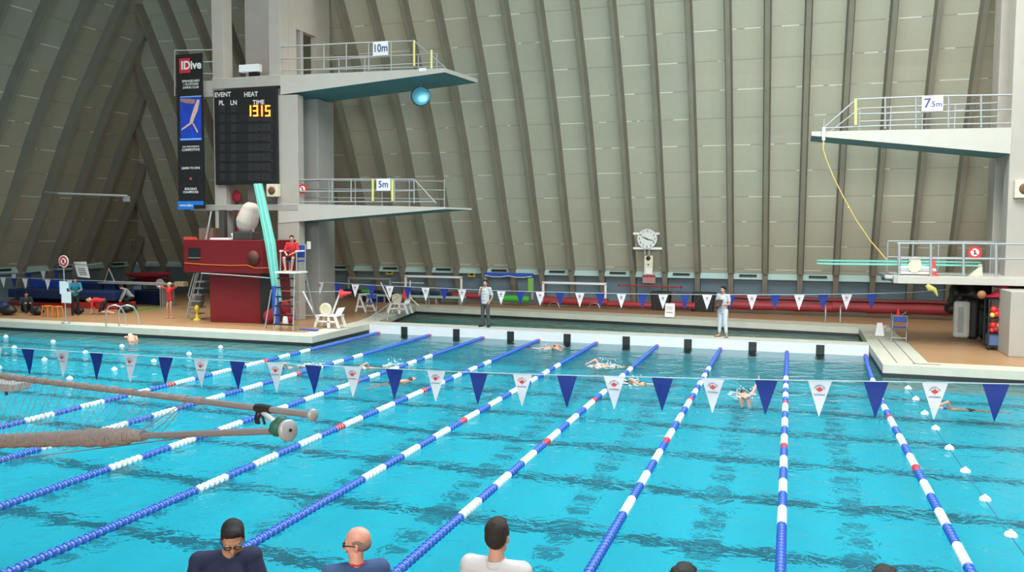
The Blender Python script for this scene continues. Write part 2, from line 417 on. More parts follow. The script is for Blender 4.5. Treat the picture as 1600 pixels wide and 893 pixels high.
# ------------------------------------------------------------------ lights
def area(name, loc, rot, sx, sy, e, col=(1, 1, 1)):
    l = bpy.data.lights.new(name, 'AREA'); l.shape = 'RECTANGLE'; l.size = sx; l.size_y = sy; l.energy = e; l.color = col
    o = bpy.data.objects.new(name, l); COL.objects.link(o); o.location = loc; o.rotation_euler = rot; return o
area('skylight_and_fill', ((sx0+sx1)/2, (sy0+sy1)/2, 17.15), (0, 0, 0), sx1-sx0-.2, sy1-sy0-.2, 9000, (.93, 1, .97))
l_ = area('window_daylight', (1, -9.9, 10.5), (R(90), 0, R(0)), 14, 8.6, 2500, (1, .97, .92)); l_.data.spread = R(95)
l_ = area('deck_fill', (-21, 28.5, 14), (0, 0, 0), 13, 7, 800, (1, .95, .86)); l_.data.spread = R(80)  # unseen fill, added to brighten the left deck
l_ = area('deck_fill', (9, 33, 14), (0, 0, 0), 12, 8, 900, (1, .95, .86)); l_.data.spread = R(95)  # likewise an added, unseen fill for the back and right deck
l_ = area('skylight_and_fill', (-22, 15, 17.15), (0, 0, 0), 14, 13, 3800, (.93, 1, .97)); l_.data.spread = R(110)  # fill light added above the left pool to brighten its water
wd = bpy.data.worlds.new('world'); SC.world = wd; wd.use_nodes = True
wd.node_tree.nodes['Background'].inputs[0].default_value = (.8, .9, 1, 1); wd.node_tree.nodes['Background'].inputs[1].default_value = .6
vs = SC.view_settings; vs.view_transform = 'Standard'; vs.look = 'None'; vs.gamma = 1; vs.use_curve_mapping = False; vs.exposure = -.2
SC.cycles.use_denoising = True
# ------------------------------------------------------------------ lane ropes
M_fb = mat('float_blue', (.03, .10, .50), .25, var=.05)
M_fw = mat('float_white', (.85, .88, .88), .4, var=.03)
M_fr = mat('float_red', (.60, .03, .06), .4, var=.05)
M_hub = mat('float_hub_blue', (.16, .28, .62), .4, var=0); M_hubw = mat('float_hub_pale', (.50, .58, .62), .4, var=0)
def float_seg(mb, a, b, r=.066, mi=0):
    """threaded discs from a to b"""
    a = V(a); b = V(b); L = (b-a).length; n = max(1, int(round(L/.115))); st = (b-a)/n
    for i in range(n):
        p = a+st*i; q = p+st*.86
        d = (q-p); l = d.length; M = d.to_track_quat('Z', 'Y').to_matrix().to_4x4(); M.translation = p
        mb.lathe([(.02, 0), (r*.85, l*.04), (r, l*.22), (r, l*.6), (r*.8, l*.74), (.02, l*.78)], 10, mi, M); mb.lathe([(r*.72, -l*.2), (r*.72, l*1.16)], 8, 1, M)
# measured: solid blue for 5 m at each end, alternating between, red marker discs
NEAR = ['B.62', 'W.74', 'B.72', 'W.68', 'B.72', 'W.73']
red_px = {1: (1437, 733), 2: (1223, 698), 3: (1053, 690), 4: (856, 691), 5: (731, 658), 6: (668, 608), 7: (564, 595), 8: (472, 582), 9: (411, 562)}
rope_lab = {1: 'blue and white lane rope furthest right, ending at the right deck corner', 2: 'second lane rope from the right, running almost straight up the picture',
 3: 'third lane rope from the right, its far end just below the barefoot person with clipboard', 4: 'fourth lane rope from the right, near end between the bald person and the white polo',
 5: 'middle lane rope of the nine, near end beside the dark-haired person in navy', 6: 'fourth lane rope from the left, running down to the bottom left corner',
 7: 'third lane rope from the left, passing behind the lower pole of the net roller', 8: 'second lane rope from the left, crossing behind the hanging net',
 9: 'leftmost lane rope, its far end below the left deck corner'}
for k in range(1, 10):
    X = 4.25-2.13*k
    x_end = {1: 2.33}.get(k, X)
    def pos(Y):
        xx = X
        if k == 1: xx = X+(.27*((Y-19)/10.3)**2 if Y > 19 else 0)-.0*Y
        return V((xx, Y, .035))
    root = thing('lane_rope', (pos(29.3).x, 29.3, 0), rope_lab[k], 'lane rope', 'lane ropes stretched along the pool')
    yr = at(*red_px[k], z=.04).y if k != 9 else 19.0
    if not 14.2 < yr < 18.5: yr = at(*red_px[k], z=.04).y; 
    if yr > 18.5: yr -= 4.3
    segs = []
    # towards the viewer from the red marker
    y = yr-.15; cur = y
    for s in NEAR:
        L = float(s[1:]); segs.append((s[0], cur, cur-L)); cur -= L
    segs.append(('B', cur, 6.75))
    segs.append(('R', yr+.15, yr-.15))
    cur = yr+.15; alt = ['W.75', 'B.72', 'W.82', 'B.70', 'W.87', 'R.25', 'B.55', 'W.6', 'B.6', 'W.6', 'B.62', 'W.6', 'B.6', 'W.6']
    for s in alt:
        L = float(s[1:])
        if cur+L > 25.1: break
        segs.append((s[0], cur+L, cur)); cur += L
    segs.append(('B', 29.15, cur))
    for c, y1, y0 in segs:
        # long blue runs are strung in shorter groups
        n = max(1, int(round((y1-y0)/2.6)))
        for i in range(n):
            a = y1-(y1-y0)*i/n; b = y1-(y1-y0)*(i+1)/n
            mb = MB(); float_seg(mb, pos(a), pos(b))
            mb.build('float_section', [{'B': M_fb, 'W': M_fw, 'R': M_fr}[c], {'B': M_hub, 'W': M_hubw, 'R': M_hubw}[c]], root)
    mb = MB(); float_seg(mb, pos(29.36), pos(29.15), .055); mb.build('end_float', [M_fr, M_hubw], root)
    mb = MB(); mb.tube([pos(29.38)+V((0, 0, .02)), pos(20), pos(6.55)], .012, 6); mb.build('cable', M_metal, root)

# small white floats on thin lines
def float_ball(p, lab, grp):
    mb = MB(); mb.ball(p, (.085, .085, .075), 14); mb.rod(p+V((0, 0, .07)), p+V((0, 0, .09)), .02, 6)
    tag(mb.build('float_ball', M_white), lab, 'float', grp)
pr = [(1419, 607), (1431, 624), (1445, 646.5), (1462, 670), (1483.5, 701), (1508.5, 737), (1539.5, 781), (1579.5, 837)]
P_ = [at(x, y, z=0) for x, y in pr]
for p in P_: float_ball(p, 'small white ball float on the thin line right of the last lane rope', 'ball floats on the right line')
mb = MB(); mb.tube([V((2.9, 25.2, .0))]+[p for p in P_]+[V((2.87, 6.6, 0))], .010, 6)
tag(mb.build('float_line', mat('thin_blue_cord', (.02, .15, .25), .6, var=0)), 'thin dark cord threading white ball floats at the right', 'rope')
for X in (-18.14, -21.46, -24.53, -27.28):
    pts = []
    lab = {-18.14: 'white ball float on the line nearest the leftmost lane rope', -21.46: 'white ball float on the second thin line left of the lane ropes', -24.53: 'white ball float on the third thin line left of the lane ropes', -27.28: 'white ball float on the far left thin line'}[X]
    y = {-18.14: 24.02, -21.46: 23.17, -24.53: 23.26, -27.28: 23.77}[X]
    while y > 12:
        if at_ok := True: float_ball(V((X, y, 0)), lab, 'ball floats at the left, %s line' % {-18.14: 'first', -21.46: 'second', -24.53: 'third', -27.28: 'fourth'}[X])
        y -= 1.58
        if y < (17 if X > -22 else 20): break
    mb = MB(); mb.tube([V((X, 25.2, 0)), V((X, 16, 0)), V((X, 6.6, 0))], .008, 6)
    tag(mb.build('float_line', MATS['thin_blue_cord']), {-18.14: 'thin cord between ball floats left of the leftmost lane rope', -21.46: 'thin cord with ball floats, second from the lane ropes', -24.53: 'thin cord with ball floats, third from the lane ropes', -27.28: 'thin cord with ball floats at far left'}[X], 'rope')

# ------------------------------------------------------------------ bunting
M_pb = mat('pennant_blue', (.004, .03, .24), .7, var=.05)
M_pw = mat('pennant_white', (.72, .76, .82), .6, var=.04)
M_leaf = mat('crest_red', (.65, .07, .05), .6, var=0)
M_cord = mat('pale_cord', (.45, .53, .55), .6, var=0)
LEAF = [(0, 1), (.18, .62), (.42, .74), (.34, .28), (.62, .5), (.7, .34), (1, .38), (.86, .08), (.98, -.06), (.48, -.42), (.54, -.62), (.08, -.54), (.06, -1), (-.06, -1), (-.08, -.54), (-.54, -.62), (-.48, -.42), (-.98, -.06), (-.86, .08), (-1, .38), (-.7, .34), (-.62, .5), (-.34, .28), (-.42, .74), (-.18, .62)]
def pennant(root, c, w, h, blue, crest):
    c = V(c)
    yaw = random.uniform(-.05, .05)
    vs = []; fs = []; n = 6
    ca, sa = math.cos(yaw), math.sin(yaw)
    for i in range(n+1):
        t = i/n; hw = w/2*(1-t)+.004
        for s in (-1, 1):
            off = .012*math.sin(t*4+c.x)
            vs.append(c+V((s*hw*ca, s*hw*sa+off, -t*h)))
    for i in range(n): fs.append((2*i, 2*i+1, 2*i+3, 2*i+2))
    mb = MB(); mb.add(vs, fs); mb.add([v+V((0, .004, 0)) for v in vs], [f[::-1] for f in fs])
    p = mb.build('pennant', M_pb if blue else M_pw, root); p['label'] = 'royal blue pennant' if blue else 'white pennant with red leaf crest'
    if not blue and crest:
        M = Matrix.Rotation(yaw, 4, 'Z') @ Matrix(((1, 0, 0), (0, 0, -1), (0, 1, 0))).to_4x4(); M.translation = c+V((0, -.02, 0))
        mb = MB(); lr = h*.085; cy = -h*.235
        mb.add([M @ V((x*lr*1.1, cy+y*lr, 0)) for x, y in LEAF]+[M @ V((0, cy, 0))], [(i, (i+1) % len(LEAF), len(LEAF)) for i in range(len(LEAF))], 0)
        for i, ch in enumerate('CANADIAN'):
            a = R(155-130*i/7); rr = h*.135
            Q = M @ Matrix.Translation((math.cos(a)*rr, cy-lr*.2+math.sin(a)*rr, .001)) @ Matrix.Rotation(a-PI/2, 4, 'Z')
            text(mb, ch, h*.062, Q, 1, bold=.012)
        text(mb, 'DOLPHINS', h*.062, M @ Matrix.Translation((0, cy-lr*1.75, .001)), 1, bold=.014)
        mb.build('crest', [M_leaf, M_navy], p)
fl1b = [44, 150, 258, 371, 490, 616, 747, 886, 1035, 1197, 1369, 1556]; fl1w = [-6, 97, 203, 314, 431, 551, 681, 816, 960, 1114, 1281, 1461, 1655]
def sy1(x):
    k = [(-10, 541), (0, 541), (150, 550), (371, 563), (490, 569), (616, 575), (747, 581), (886, 585), (1035, 588.5), (1197, 592), (1369, 594.5), (1556, 598), (1660, 600)]
    for (a, b), (c, d) in zip(k, k[1:]):
        if x <= c: return b+(d-b)*(x-a)/(c-a)
    return k[-1][1]
p0 = at(747, 581, Y=12.6)
b1 = thing('backstroke_flags', p0, 'long line of blue and white pennants hanging across the near half of the pool', 'bunting', 'pennant lines over the pool')
for xs, bl in ((fl1b, True), (fl1w, False)):
    for x in xs:
        c = at(x, sy1(x)+1.5, Y=12.6); pennant(b1, c, .31, .50, bl, True)
mb = MB(); mb.tube([at(x, sy1(x)+1, Y=12.6) for x in range(-200, 1801, 100)], .0065, 6); mb.build('string', M_cord, b1)
fl2b = [474, 528, 581, 637, 694, 753, 813, 875, 938, 1004, 1070, 1141, 1211, 1286, 1362]; fl2w = [500, 555, 609, 665, 722, 783, 844, 906, 971, 1036, 1105, 1175, 1249, 1323]
def sy2(x):
    k = [(290, 425), (421, 434), (470, 437), (500, 440), (555, 443.6), (609, 446.5), (665, 449), (722, 451.5), (783, 454), (844, 455.5), (906, 457), (971, 458.5), (1036, 459.5), (1105, 460), (1249, 460), (1362, 458.5), (1440, 456), (1478, 452)]
    for (a, b), (c, d) in zip(k, k[1:]):
        if x <= c: return b+(d-b)*(x-a)/(c-a)
    return k[-1][1]
b2 = thing('backstroke_flags', at(900, 457, Y=31), 'line of small blue and white pennants behind the two coaches on the bulkhead', 'bunting', 'pennant lines over the pool')
for xs, bl in ((fl2b, True), (fl2w, False)):
    for x in xs: pennant(b2, at(x, sy2(x)+.5, Y=31), .34, .52, bl, True)
mb = MB(); mb.tube([at(x, sy2(x), Y=31) for x in list(range(505, 1470, 40))+[1478]], .012, 6); mb.build('string', M_cord, b2)
for nm, lst, Yp, pts in (('upper', [(21.5, 427, 0), (46, 425, 1), (67.5, 423, 0), (88, 421, 1)], 31, [(0, 429), (21.5, 427.5), (67, 423), (110, 418), (160, 410)]),
                     ('lower', [(5, 433, 0), (22, 434, 1), (39, 434.5, 0), (56, 435.5, 1), (74, 436, 0), (91, 436.5, 1), (108, 437, 0)], 29.5, [(0, 433), (39, 434), (108, 437), (200, 440), (258, 442)])):
    r_ = thing('backstroke_flags', at(pts[0][0], pts[0][1], Y=Yp), '%s short string of pennants over the blue mats at far left' % nm, 'bunting', 'pennant lines over the pool')
    for x, y, bl in lst: pennant(r_, at(x, y+.4, Y=Yp), .30, .46, bool(bl), False)
    mb = MB(); mb.tube([at(x, y, Y=Yp) for x, y in pts], .010, 6); mb.build('string', M_cord, r_)

# ------------------------------------------------------------------ diving towers
def px(x, y, Y): return at(x, y, Y=Y)
def rail_run(mb, pts, r=.025):
    for a, b in zip(pts, pts[1:]): mb.rod(a, b, r, 8)
def slab(root, name, xa, xb, Y0, Y1, zt_a, zt_b, zb_a, zb_b, skew=0, label=None):
    """cantilever: top from zt_a to zt_b, underside tapering from zb_a to zb_b; pale faces, teal underside"""
    vs = [(xa, Y0, zb_a), (xb, Y0, zb_b), (xb+skew, Y1, zb_b), (xa, Y1, zb_a), (xa, Y0, zt_a), (xb, Y0, zt_b), (xb+skew, Y1, zt_b), (xa, Y1, zt_a)]
    fs = [(3, 2, 1, 0), (4, 5, 6, 7), (0, 1, 5, 4), (1, 2, 6, 5), (2, 3, 7, 6), (3, 0, 4, 7)]
    mb = MB(); mb.add(vs[:], [fs[0]], 1); mb.add(vs, fs[1:], 0)
    o = mb.build(name, [M_conc2, M_teal], root)
    if label: o['label'] = label
    return o
YT = 29.5; YTB = 32.3
tw = thing('diving_tower', (-19, YT, ZD), 'tall concrete diving tower with ten and five metre platforms, left of the diving well', 'diving tower', 'concrete diving towers')
def bx(root, name, a, b, m_, bev=.0, label=None):
    mb = MB(); mb.box(a, b); o = mb.build(name, m_, root, bevel=bev)
    if label: o['label'] = label
    return o
bx(tw, 'column', (-22.42, YT, ZD), (-21.88, YT+.6, 17.19), M_conc, .02)
bx(tw, 'column', (-19.46, YT, ZD), (-18.50, YT+.45, 9.25), M_conc, .02)
bx(tw, 'column', (-19.76, YT, 10.02), (-19.24, YT+.6, 17.19), M_conc, .02)
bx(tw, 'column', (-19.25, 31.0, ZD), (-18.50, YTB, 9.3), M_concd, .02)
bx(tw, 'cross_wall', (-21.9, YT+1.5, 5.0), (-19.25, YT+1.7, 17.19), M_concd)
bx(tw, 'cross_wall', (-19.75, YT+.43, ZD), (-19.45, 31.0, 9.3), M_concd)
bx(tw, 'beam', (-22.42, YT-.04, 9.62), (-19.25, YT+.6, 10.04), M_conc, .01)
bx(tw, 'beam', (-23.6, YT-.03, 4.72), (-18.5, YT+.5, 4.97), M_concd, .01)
# upper side wall with doorway on to the ten metre platform
yb = 33.3; d0 = at(463, 60, X=-19.24).y; d1 = at(494, 60, X=-19.24).y; zt = at(463, 41, X=-19.24).z-.1
mb = MB(); mb.box((-19.5, YT+.6, 10.02), (-19.24, d0, 17.19)); mb.box((-19.5, d1, 10.02), (-19.24, yb, 17.19)); mb.box((-19.5, d0, zt), (-19.24, d1, 17.19))
mb.build('side_wall', M_conc, tw)
mb = MB(); mb.box((-23.3, YT, 9.98-.65), (-22.42, YT+.5, 9.98-.0)); mb.build('landing', M_conc2, tw)
def platform_rail(plat, Yr, top, posts, mid, bot, end=None, r=.028, ypoles=()):
    mb = MB()
    T = [px(x, y, Yr) for x, y in top]; rail_run(mb, T, r); rail_run(mb, [px(x, y, Yr) for x, y in mid], r*.85); rail_run(mb, [px(x, y, Yr) for x, y in bot], r*.85)
    if end: rail_run(mb, [px(x, y, Yr) for x, y in end], r)
    for x, y0, y1 in posts: mb.rod(px(x, y0, Yr), px(x, y1, Yr), r, 8)
    mb.build('railing', M_rail, plat)
    for x, y0, y1 in ypoles:
        mb = MB(); mb.rod(px(x, y0, Yr-.05), px(x, y1, Yr-.05), .045, 8); mb.build('edge_pole', M_yel, plat)
def board_sign(plat, x0, y0, x1, y1, Yr, s, big=None):
    a = px(x0, y0, Yr); b = px(x1, y1, Yr); c = (a+b)/2
    w = abs(b.x-a.x); h = abs(a.z-b.z)
    mb = MB(); mb.box((c.x-w/2, Yr-.02, c.z-h/2), (c.x+w/2, Yr+.02, c.z+h/2))
    M = face_mat((c.x, Yr-.026, c.z))
    if big: text(mb, big, h*.85, M @ Matrix.Translation((-w*.25, 0, 0)), 1, bold=.02); text(mb, s, h*.5, M @ Matrix.Translation((w*.16, -h*.07, 0)), 1, bold=.02)
    else: text(mb, s, h*.78, M, 1, bold=.015, sx=.95 if len(s) < 3 else .85)
    mb.build('height_sign', [M_signw, M_navy], plat)
p10 = slab(tw, 'platform', -19.25, -12.25, YT, YT+2.5, 10.02, 9.93, 9.27, 9.78, .35, 'ten metre platform with teal underside')
platform_rail(p10, YT+.08, [(440, 73), (541, 68), (647, 64)], [(471, 72, 110), (506, 70, 110), (541, 68, 110), (576, 67, 110), (611, 65, 110)],
              [(440, 92), (647, 86)], [(440, 110), (695, 104)], end=[(647, 64), (697, 107)], ypoles=[(647, 63, 103), (674, 78, 107)])
mb = MB()
for z in (.35, .7, 1.05): rail_run(mb, [V((-19.2, YT+2.4, 9.98+z)), V((-13.6, YT+2.4, 9.95+z))], .025)
for X in (-18, -16.8, -15.6, -14.4, -13.6): mb.rod(V((X, YT+2.4, 9.9)), V((X, YT+2.4, 11.02)), .025)
mb.build('railing', M_rail, p10)
board_sign(p10, 583, 65.5, 606.5, 86, YT+.02, '10m')
mb = MB(); mb.box((px(655, 112, YT).x, YT-.012, 9.86), (px(666, 112, YT).x, YT-.001, 9.98)); mb.build('edge_plate', M_signw, p10)
p5 = slab(tw, 'platform', -19.4, -12.25, YT-.02, YT+1.6, 5.0, 4.83, 4.22, 4.76, .45, 'five metre platform')
platform_rail(p5, YT+.08, [(469, 281), (530, 280), (647, 280)], [(519, 280, 316), (548.6, 280, 316), (616, 280, 317), (647, 280, 318)],
              [(469, 299), (647, 298)], [(469, 315), (680, 315)], end=[(647, 280), (681, 317)], ypoles=[(582.5, 279, 314), (613, 281, 314)])
mb = MB()
for z in (.35, .7, 1.05): rail_run(mb, [V((-19.2, YT+1.5, 4.95+z)), V((-12.9, YT+1.5, 4.83+z))], .022)
for X in (-18, -16.8, -15.6, -14.4, -12.9): mb.rod(V((X, YT+1.5, 4.8)), V((X, YT+1.5, 5.95)), .022)
mb.build('railing', M_rail, p5)
board_sign(p5, 588.5, 279, 610, 297.5, YT+.02, '5m')

def round_sign(name, x, y, Y, r, lab, root=None):
    c = px(x, y, Y); M = Matrix.Rotation(R(90), 4, 'X'); M.translation = c
    mb = MB(); mb.lathe([(r, 0), (r, .02)], 24, 0, M, smooth=False)
    M2 = face_mat(c+V((0, -.024, 0)))
    mb.lathe([(r*.62, 0), (r*.62, .004)], 20, 1, Matrix.Translation(c+V((0, -.02, 0))) @ Matrix.Rotation(R(90), 4, 'X'), smooth=False)
    for a in (0,):
        mb.add([M2 @ V(p) for p in ((-r*.1, r*.38, .006), (r*.1, r*.38, .006), (r*.16, -r*.35, .006), (-r*.16, -r*.35, .006))], [(0, 1, 2, 3)], 2)
        mb.add([M2 @ V(p) for p in ((-r*.5, r*.4, .007), (-r*.4, r*.5, .007), (r*.5, -r*.4, .007), (r*.4, -r*.5, .007))], [(0, 1, 2, 3)], 0)
    o = mb.build(name, [M_redp, M_signw, M_text], root); tag(o, lab, 'sign') if not root else None
    return o
round_sign('no_entry_sign', 473, 295, YT+.1, .19, 'small round red sign on the railing at the root of the five metre platform')

# right-hand tower
YR = 30.5
tr = thing('diving_tower', (6.8, YR, ZD), 'concrete diving tower cut by the right edge, with seven and a half metre platform', 'diving tower', 'concrete diving towers')
xa = px(1578, 250, YR).x
XS = px(1584, 100, YR).x
bx(tr, 'column', (XS, YR, ZD), (XS+1.5, YR+.7, 17.19), M_conc, .03)
bx(tr, 'column', (XS+.02, YR+2.1, ZD), (XS+1.2, YR+3.1, 17.19), M_conc, .02)
bx(tr, 'side_wall', (XS+.3, YR+.7, ZD), (XS+.5, YR+2.1, 17.19), M_concd)
bx(tr, 'pedestal', (px(1578, 500, 28.0).x, 28.0, ZD), (px(1578, 500, 28.0).x+1.5, YR, 2.28), M_conc, .02)
z7 = px(1400, 203, YR).z
p7 = slab(tr, 'platform', XS+.02, px(1268, 209, YR).x, YR-.02, YR+1.9, px(1584, 199, YR).z, px(1268, 205.5, YR).z, px(1584, 240, YR).z, px(1268, 212, YR).z, 0, 'seven and a half metre platform with teal underside')
platform_rail(p7, YR+.06, [(1338, 155), (1383, 153), (1460, 150), (1584, 148)], [(1383, 153, 201), (1431, 152, 200), (1482, 150, 199), (1533, 149, 199)],
              [(1330, 178), (1383, 177), (1584, 171)], [(1288, 200), (1383, 196), (1584, 192)], end=[(1338, 155), (1288, 199)], ypoles=[(1337, 154, 195)])
mb = MB(); z0 = z7
for z in (.15, .55, 1.0): rail_run(mb, [V((XS, YR+1.85, z0+z)), V((2.2, YR+1.85, z0+z-.02))], .025)
rail_run(mb, [V((2.2, YR+1.85, z0+.98)), V((1.0, YR+1.85, z0))], .025)
for X in (2.2, 3.2, 4.2, 5.2): mb.rod(V((X, YR+1.85, z0-.05)), V((X, YR+1.85, z0+1.0)), .025)
mb.build('railing', M_rail, p7)
board_sign(p7, 1441, 150, 1473, 173, YR-.0, '.5m', '7')
mb = MB(); c = px(1287, 209, YR-.08); mb.box((c.x-.05, c.y-.06, c.z-.22), (c.x+.05, c.y+.06, c.z+.22)); mb.rod(c+V((0, 0, .2)), c+V((0, 0, .5)), .02)
mb.build('rope_bracket', M_alu, p7)
# three metre slab with railing
Y3 = 29.2
z3t = px(1450, 431.5, Y3).z; z3b = px(1450, 443.5, Y3).z
mb = MB()
x3 = px(1397, 432, Y3).x; x3e = XS+3
mb.prism([(x3, Y3+.1), (x3+.12, Y3), (x3e, Y3), (x3e, Y3+3.2), (x3, Y3+3.2)], z3b, z3t)
p3 = mb.build('platform', M_conc2, tr, bevel=.015); p3['label'] = 'three metre slab carrying the springboards'
mb = MB()
def r3(x, y): return px(x, y, Y3+.08)
rail_run(mb, [r3(1402, 380), r3(1505, 380), r3(1640, 382)], .032); rail_run(mb, [r3(1402, 403.5), r3(1640, 404.5)], .03)
for x in (1405, 1454.5, 1505.5, 1556.5): mb.rod(r3(x, 380), r3(x, 431), .045)
mb.build('railing', M_rail, p3)
mb = MB(); Yq = Y3+3.1
for zz in (.5, 1.05): rail_run(mb, [V((x3+.1, Yq, z3t+zz)), V((x3e, Yq, z3t+zz))], .028)
for i in range(6): mb.rod(V((x3+.1+i*.8, Yq, z3t-.02)), V((x3+.1+i*.8, Yq, z3t+1.05)), .03)
mb.build('railing', M_rail, p3)
round_sign('no_entry_sign', 1523, 394, Y3+1.6, .2, 'round red sign behind the three metre railing on the right tower')
# springboards
def springboard(Y, y_tip, y_root, lab):
    a = px(1276, y_tip, Y); b = px(1531, y_root, Y); r_ = thing('springboard', b, lab, 'diving board', 'springboards on the three metre slab')
    mb = MB(); w = .25
    top = [(a.x, a.z), (a.x+.5, a.z-.0), (b.x-1.5, b.z+.03), (b.x, b.z+.01)]; th = [.03, .045, .06, .03]
    pts = [(x, z+.0) for x, z in top]+[(x, z-t) for (x, z), t in reversed(list(zip(top, th)))]
    mb.extrude([V((x, Y-w, z)) for x, z in pts], (0, 2*w, 0)); mb.build('board', M_green, r_, bevel=.008)
    return r_, a, b
for Y, yt, yr_, lab in ((30.1, 410.5, 414.5, 'near seafoam green springboard reaching out from the three metre slab'), (31.6, 405.5, 409.5, 'far seafoam green springboard behind the near one')):
    r_, a, b = springboard(Y, yt, yr_, lab)
    fx = px(1427, 412, Y).x; zf = a.z-.06
    mb = MB(); M = Matrix.Translation((fx, Y-.3, zf+.02)) @ Matrix.Rotation(R(-90), 4, 'X'); mb.lathe([(.04, 0), (.16, .0), (.16, .6), (.04, .6)], 20, 0, M, smooth=False); mb.build('fulcrum_roller', M_black, r_)
    M = Matrix.Translation((fx, Y-.36, zf+.02)) @ Matrix.Rotation(R(-90), 4, 'X')
    mb = MB(); mb.lathe([(.03, 0), (.20, .0), (.20, .05), (.03, .06)], 20, 0, M, smooth=False); mb.build('fulcrum_wheel', M_cream, r_)
    mb = MB()
    for zz in (.03, .20): mb.box((fx-.45, Y-.3, z3t+zz), (fx+.6, Y+.3, z3t+zz+.09))
    mb.build('fulcrum_stand', M_signw, r_, bevel=.01)
    mb = MB(); mb.extrude([V((b.x-.35, Y-.28, z3t)), V((b.x+.05, Y-.28, z3t)), V((b.x+.02, Y-.28, b.z-.05)), V((b.x-.08, Y-.28, b.z-.05))], (0, .56, 0)); mb.build('hinge_stand', M_cream, r_, bevel=.01)
mb = MB(); c = px(1388, 427, Y3+1); mb.box((c.x-.25, c.y-.3, c.z-.14), (c.x+.3, c.y+.3, c.z+.13)); 
bx(tr, 'board_bracket', (px(1381, 425, Y3+.6).x, Y3+.3, z3b+.12), (x3+.05, Y3+2.9, z3t-.0), M_alu, .02)
# ------------------------------------------------------------------ people
M_skin = mat('skin', (.50, .27, .19), .55, var=.08, scale=12)
M_skin2 = mat('skin_ruddy', (.62, .30, .22), .5, var=.08, scale=12)
M_skinb = mat('skin_tan', (.42, .23, .15), .55, var=.08, scale=12)
M_hair = mat('black_hair', (.006, .005, .005), .75, var=.3, scale=40, bump=.5)
M_hairb = mat('brown_hair', (.014, .009, .007), .8, var=.3, scale=40, bump=.5)
M_hairg = mat('grey_stubble', (.20, .13, .11), .7, var=.2, scale=60)
M_blond = mat('blond_hair', (.50, .34, .15), .6, var=.2, scale=40)
M_lip = mat('lips', (.36, .12, .10), .5, var=0)
M_eye = mat('eye_white', (.55, .53, .50), .3, var=0)
M_iris = mat('eye_dark', (.02, .012, .01), .2, var=0)
def cloth(name, col, **k): return mat(name, col, .85, var=k.pop('var', .12), scale=k.pop('scale', 7), bump=.3, **k)
def hand(mb, w, d, side, T=1.0, curl=.5, palm=None):
    """palm, four unequal bent fingers and a side thumb; w wrist, d direction, palm = palm normal"""
    d = V(d).normalized(); pn = V(palm) if palm is not None else V((0, 0, -1))
    pn = (pn-d*pn.dot(d)); pn = pn.normalized() if pn.length > 1e-3 else d.orthogonal().normalized()
    s = d.cross(pn).normalized()*side
    w = V(w)
    for k in (-1, 0, 1): mb.cap(w+s*.012*k, w+d*.085*T+s*.026*k*T, .018*T, .016*T, 8)
    for k, L in ((-1.5, .062), (-.5, .074), (.5, .078), (1.5, .07)):
        p = w+d*.09*T+s*.0185*k*T; q = p+(d*math.cos(curl*.6)+pn*math.sin(curl*.6))*L*.45*T; r = q+(d*math.cos(curl*1.8)+pn*math.sin(curl*1.8))*L*.3*T; e = r+(d*math.cos(curl*2.6)+pn*math.sin(curl*2.6))*L*.25*T
        mb.cap(p, q, .0095*T, .009*T, 7); mb.cap(q, r, .009*T, .0082*T, 7); mb.cap(r, e, .0082*T, .007*T, 7)
    p = w+d*.025*T+s*.028*T; q = p+(d*.6+s*.7+pn*.3).normalized()*.042*T; r = q+(d*.9+s*.15+pn*.5).normalized()*.032*T
    mb.cap(p, q, .013*T, .011*T, 7); mb.cap(q, r, .011*T, .009*T, 7)
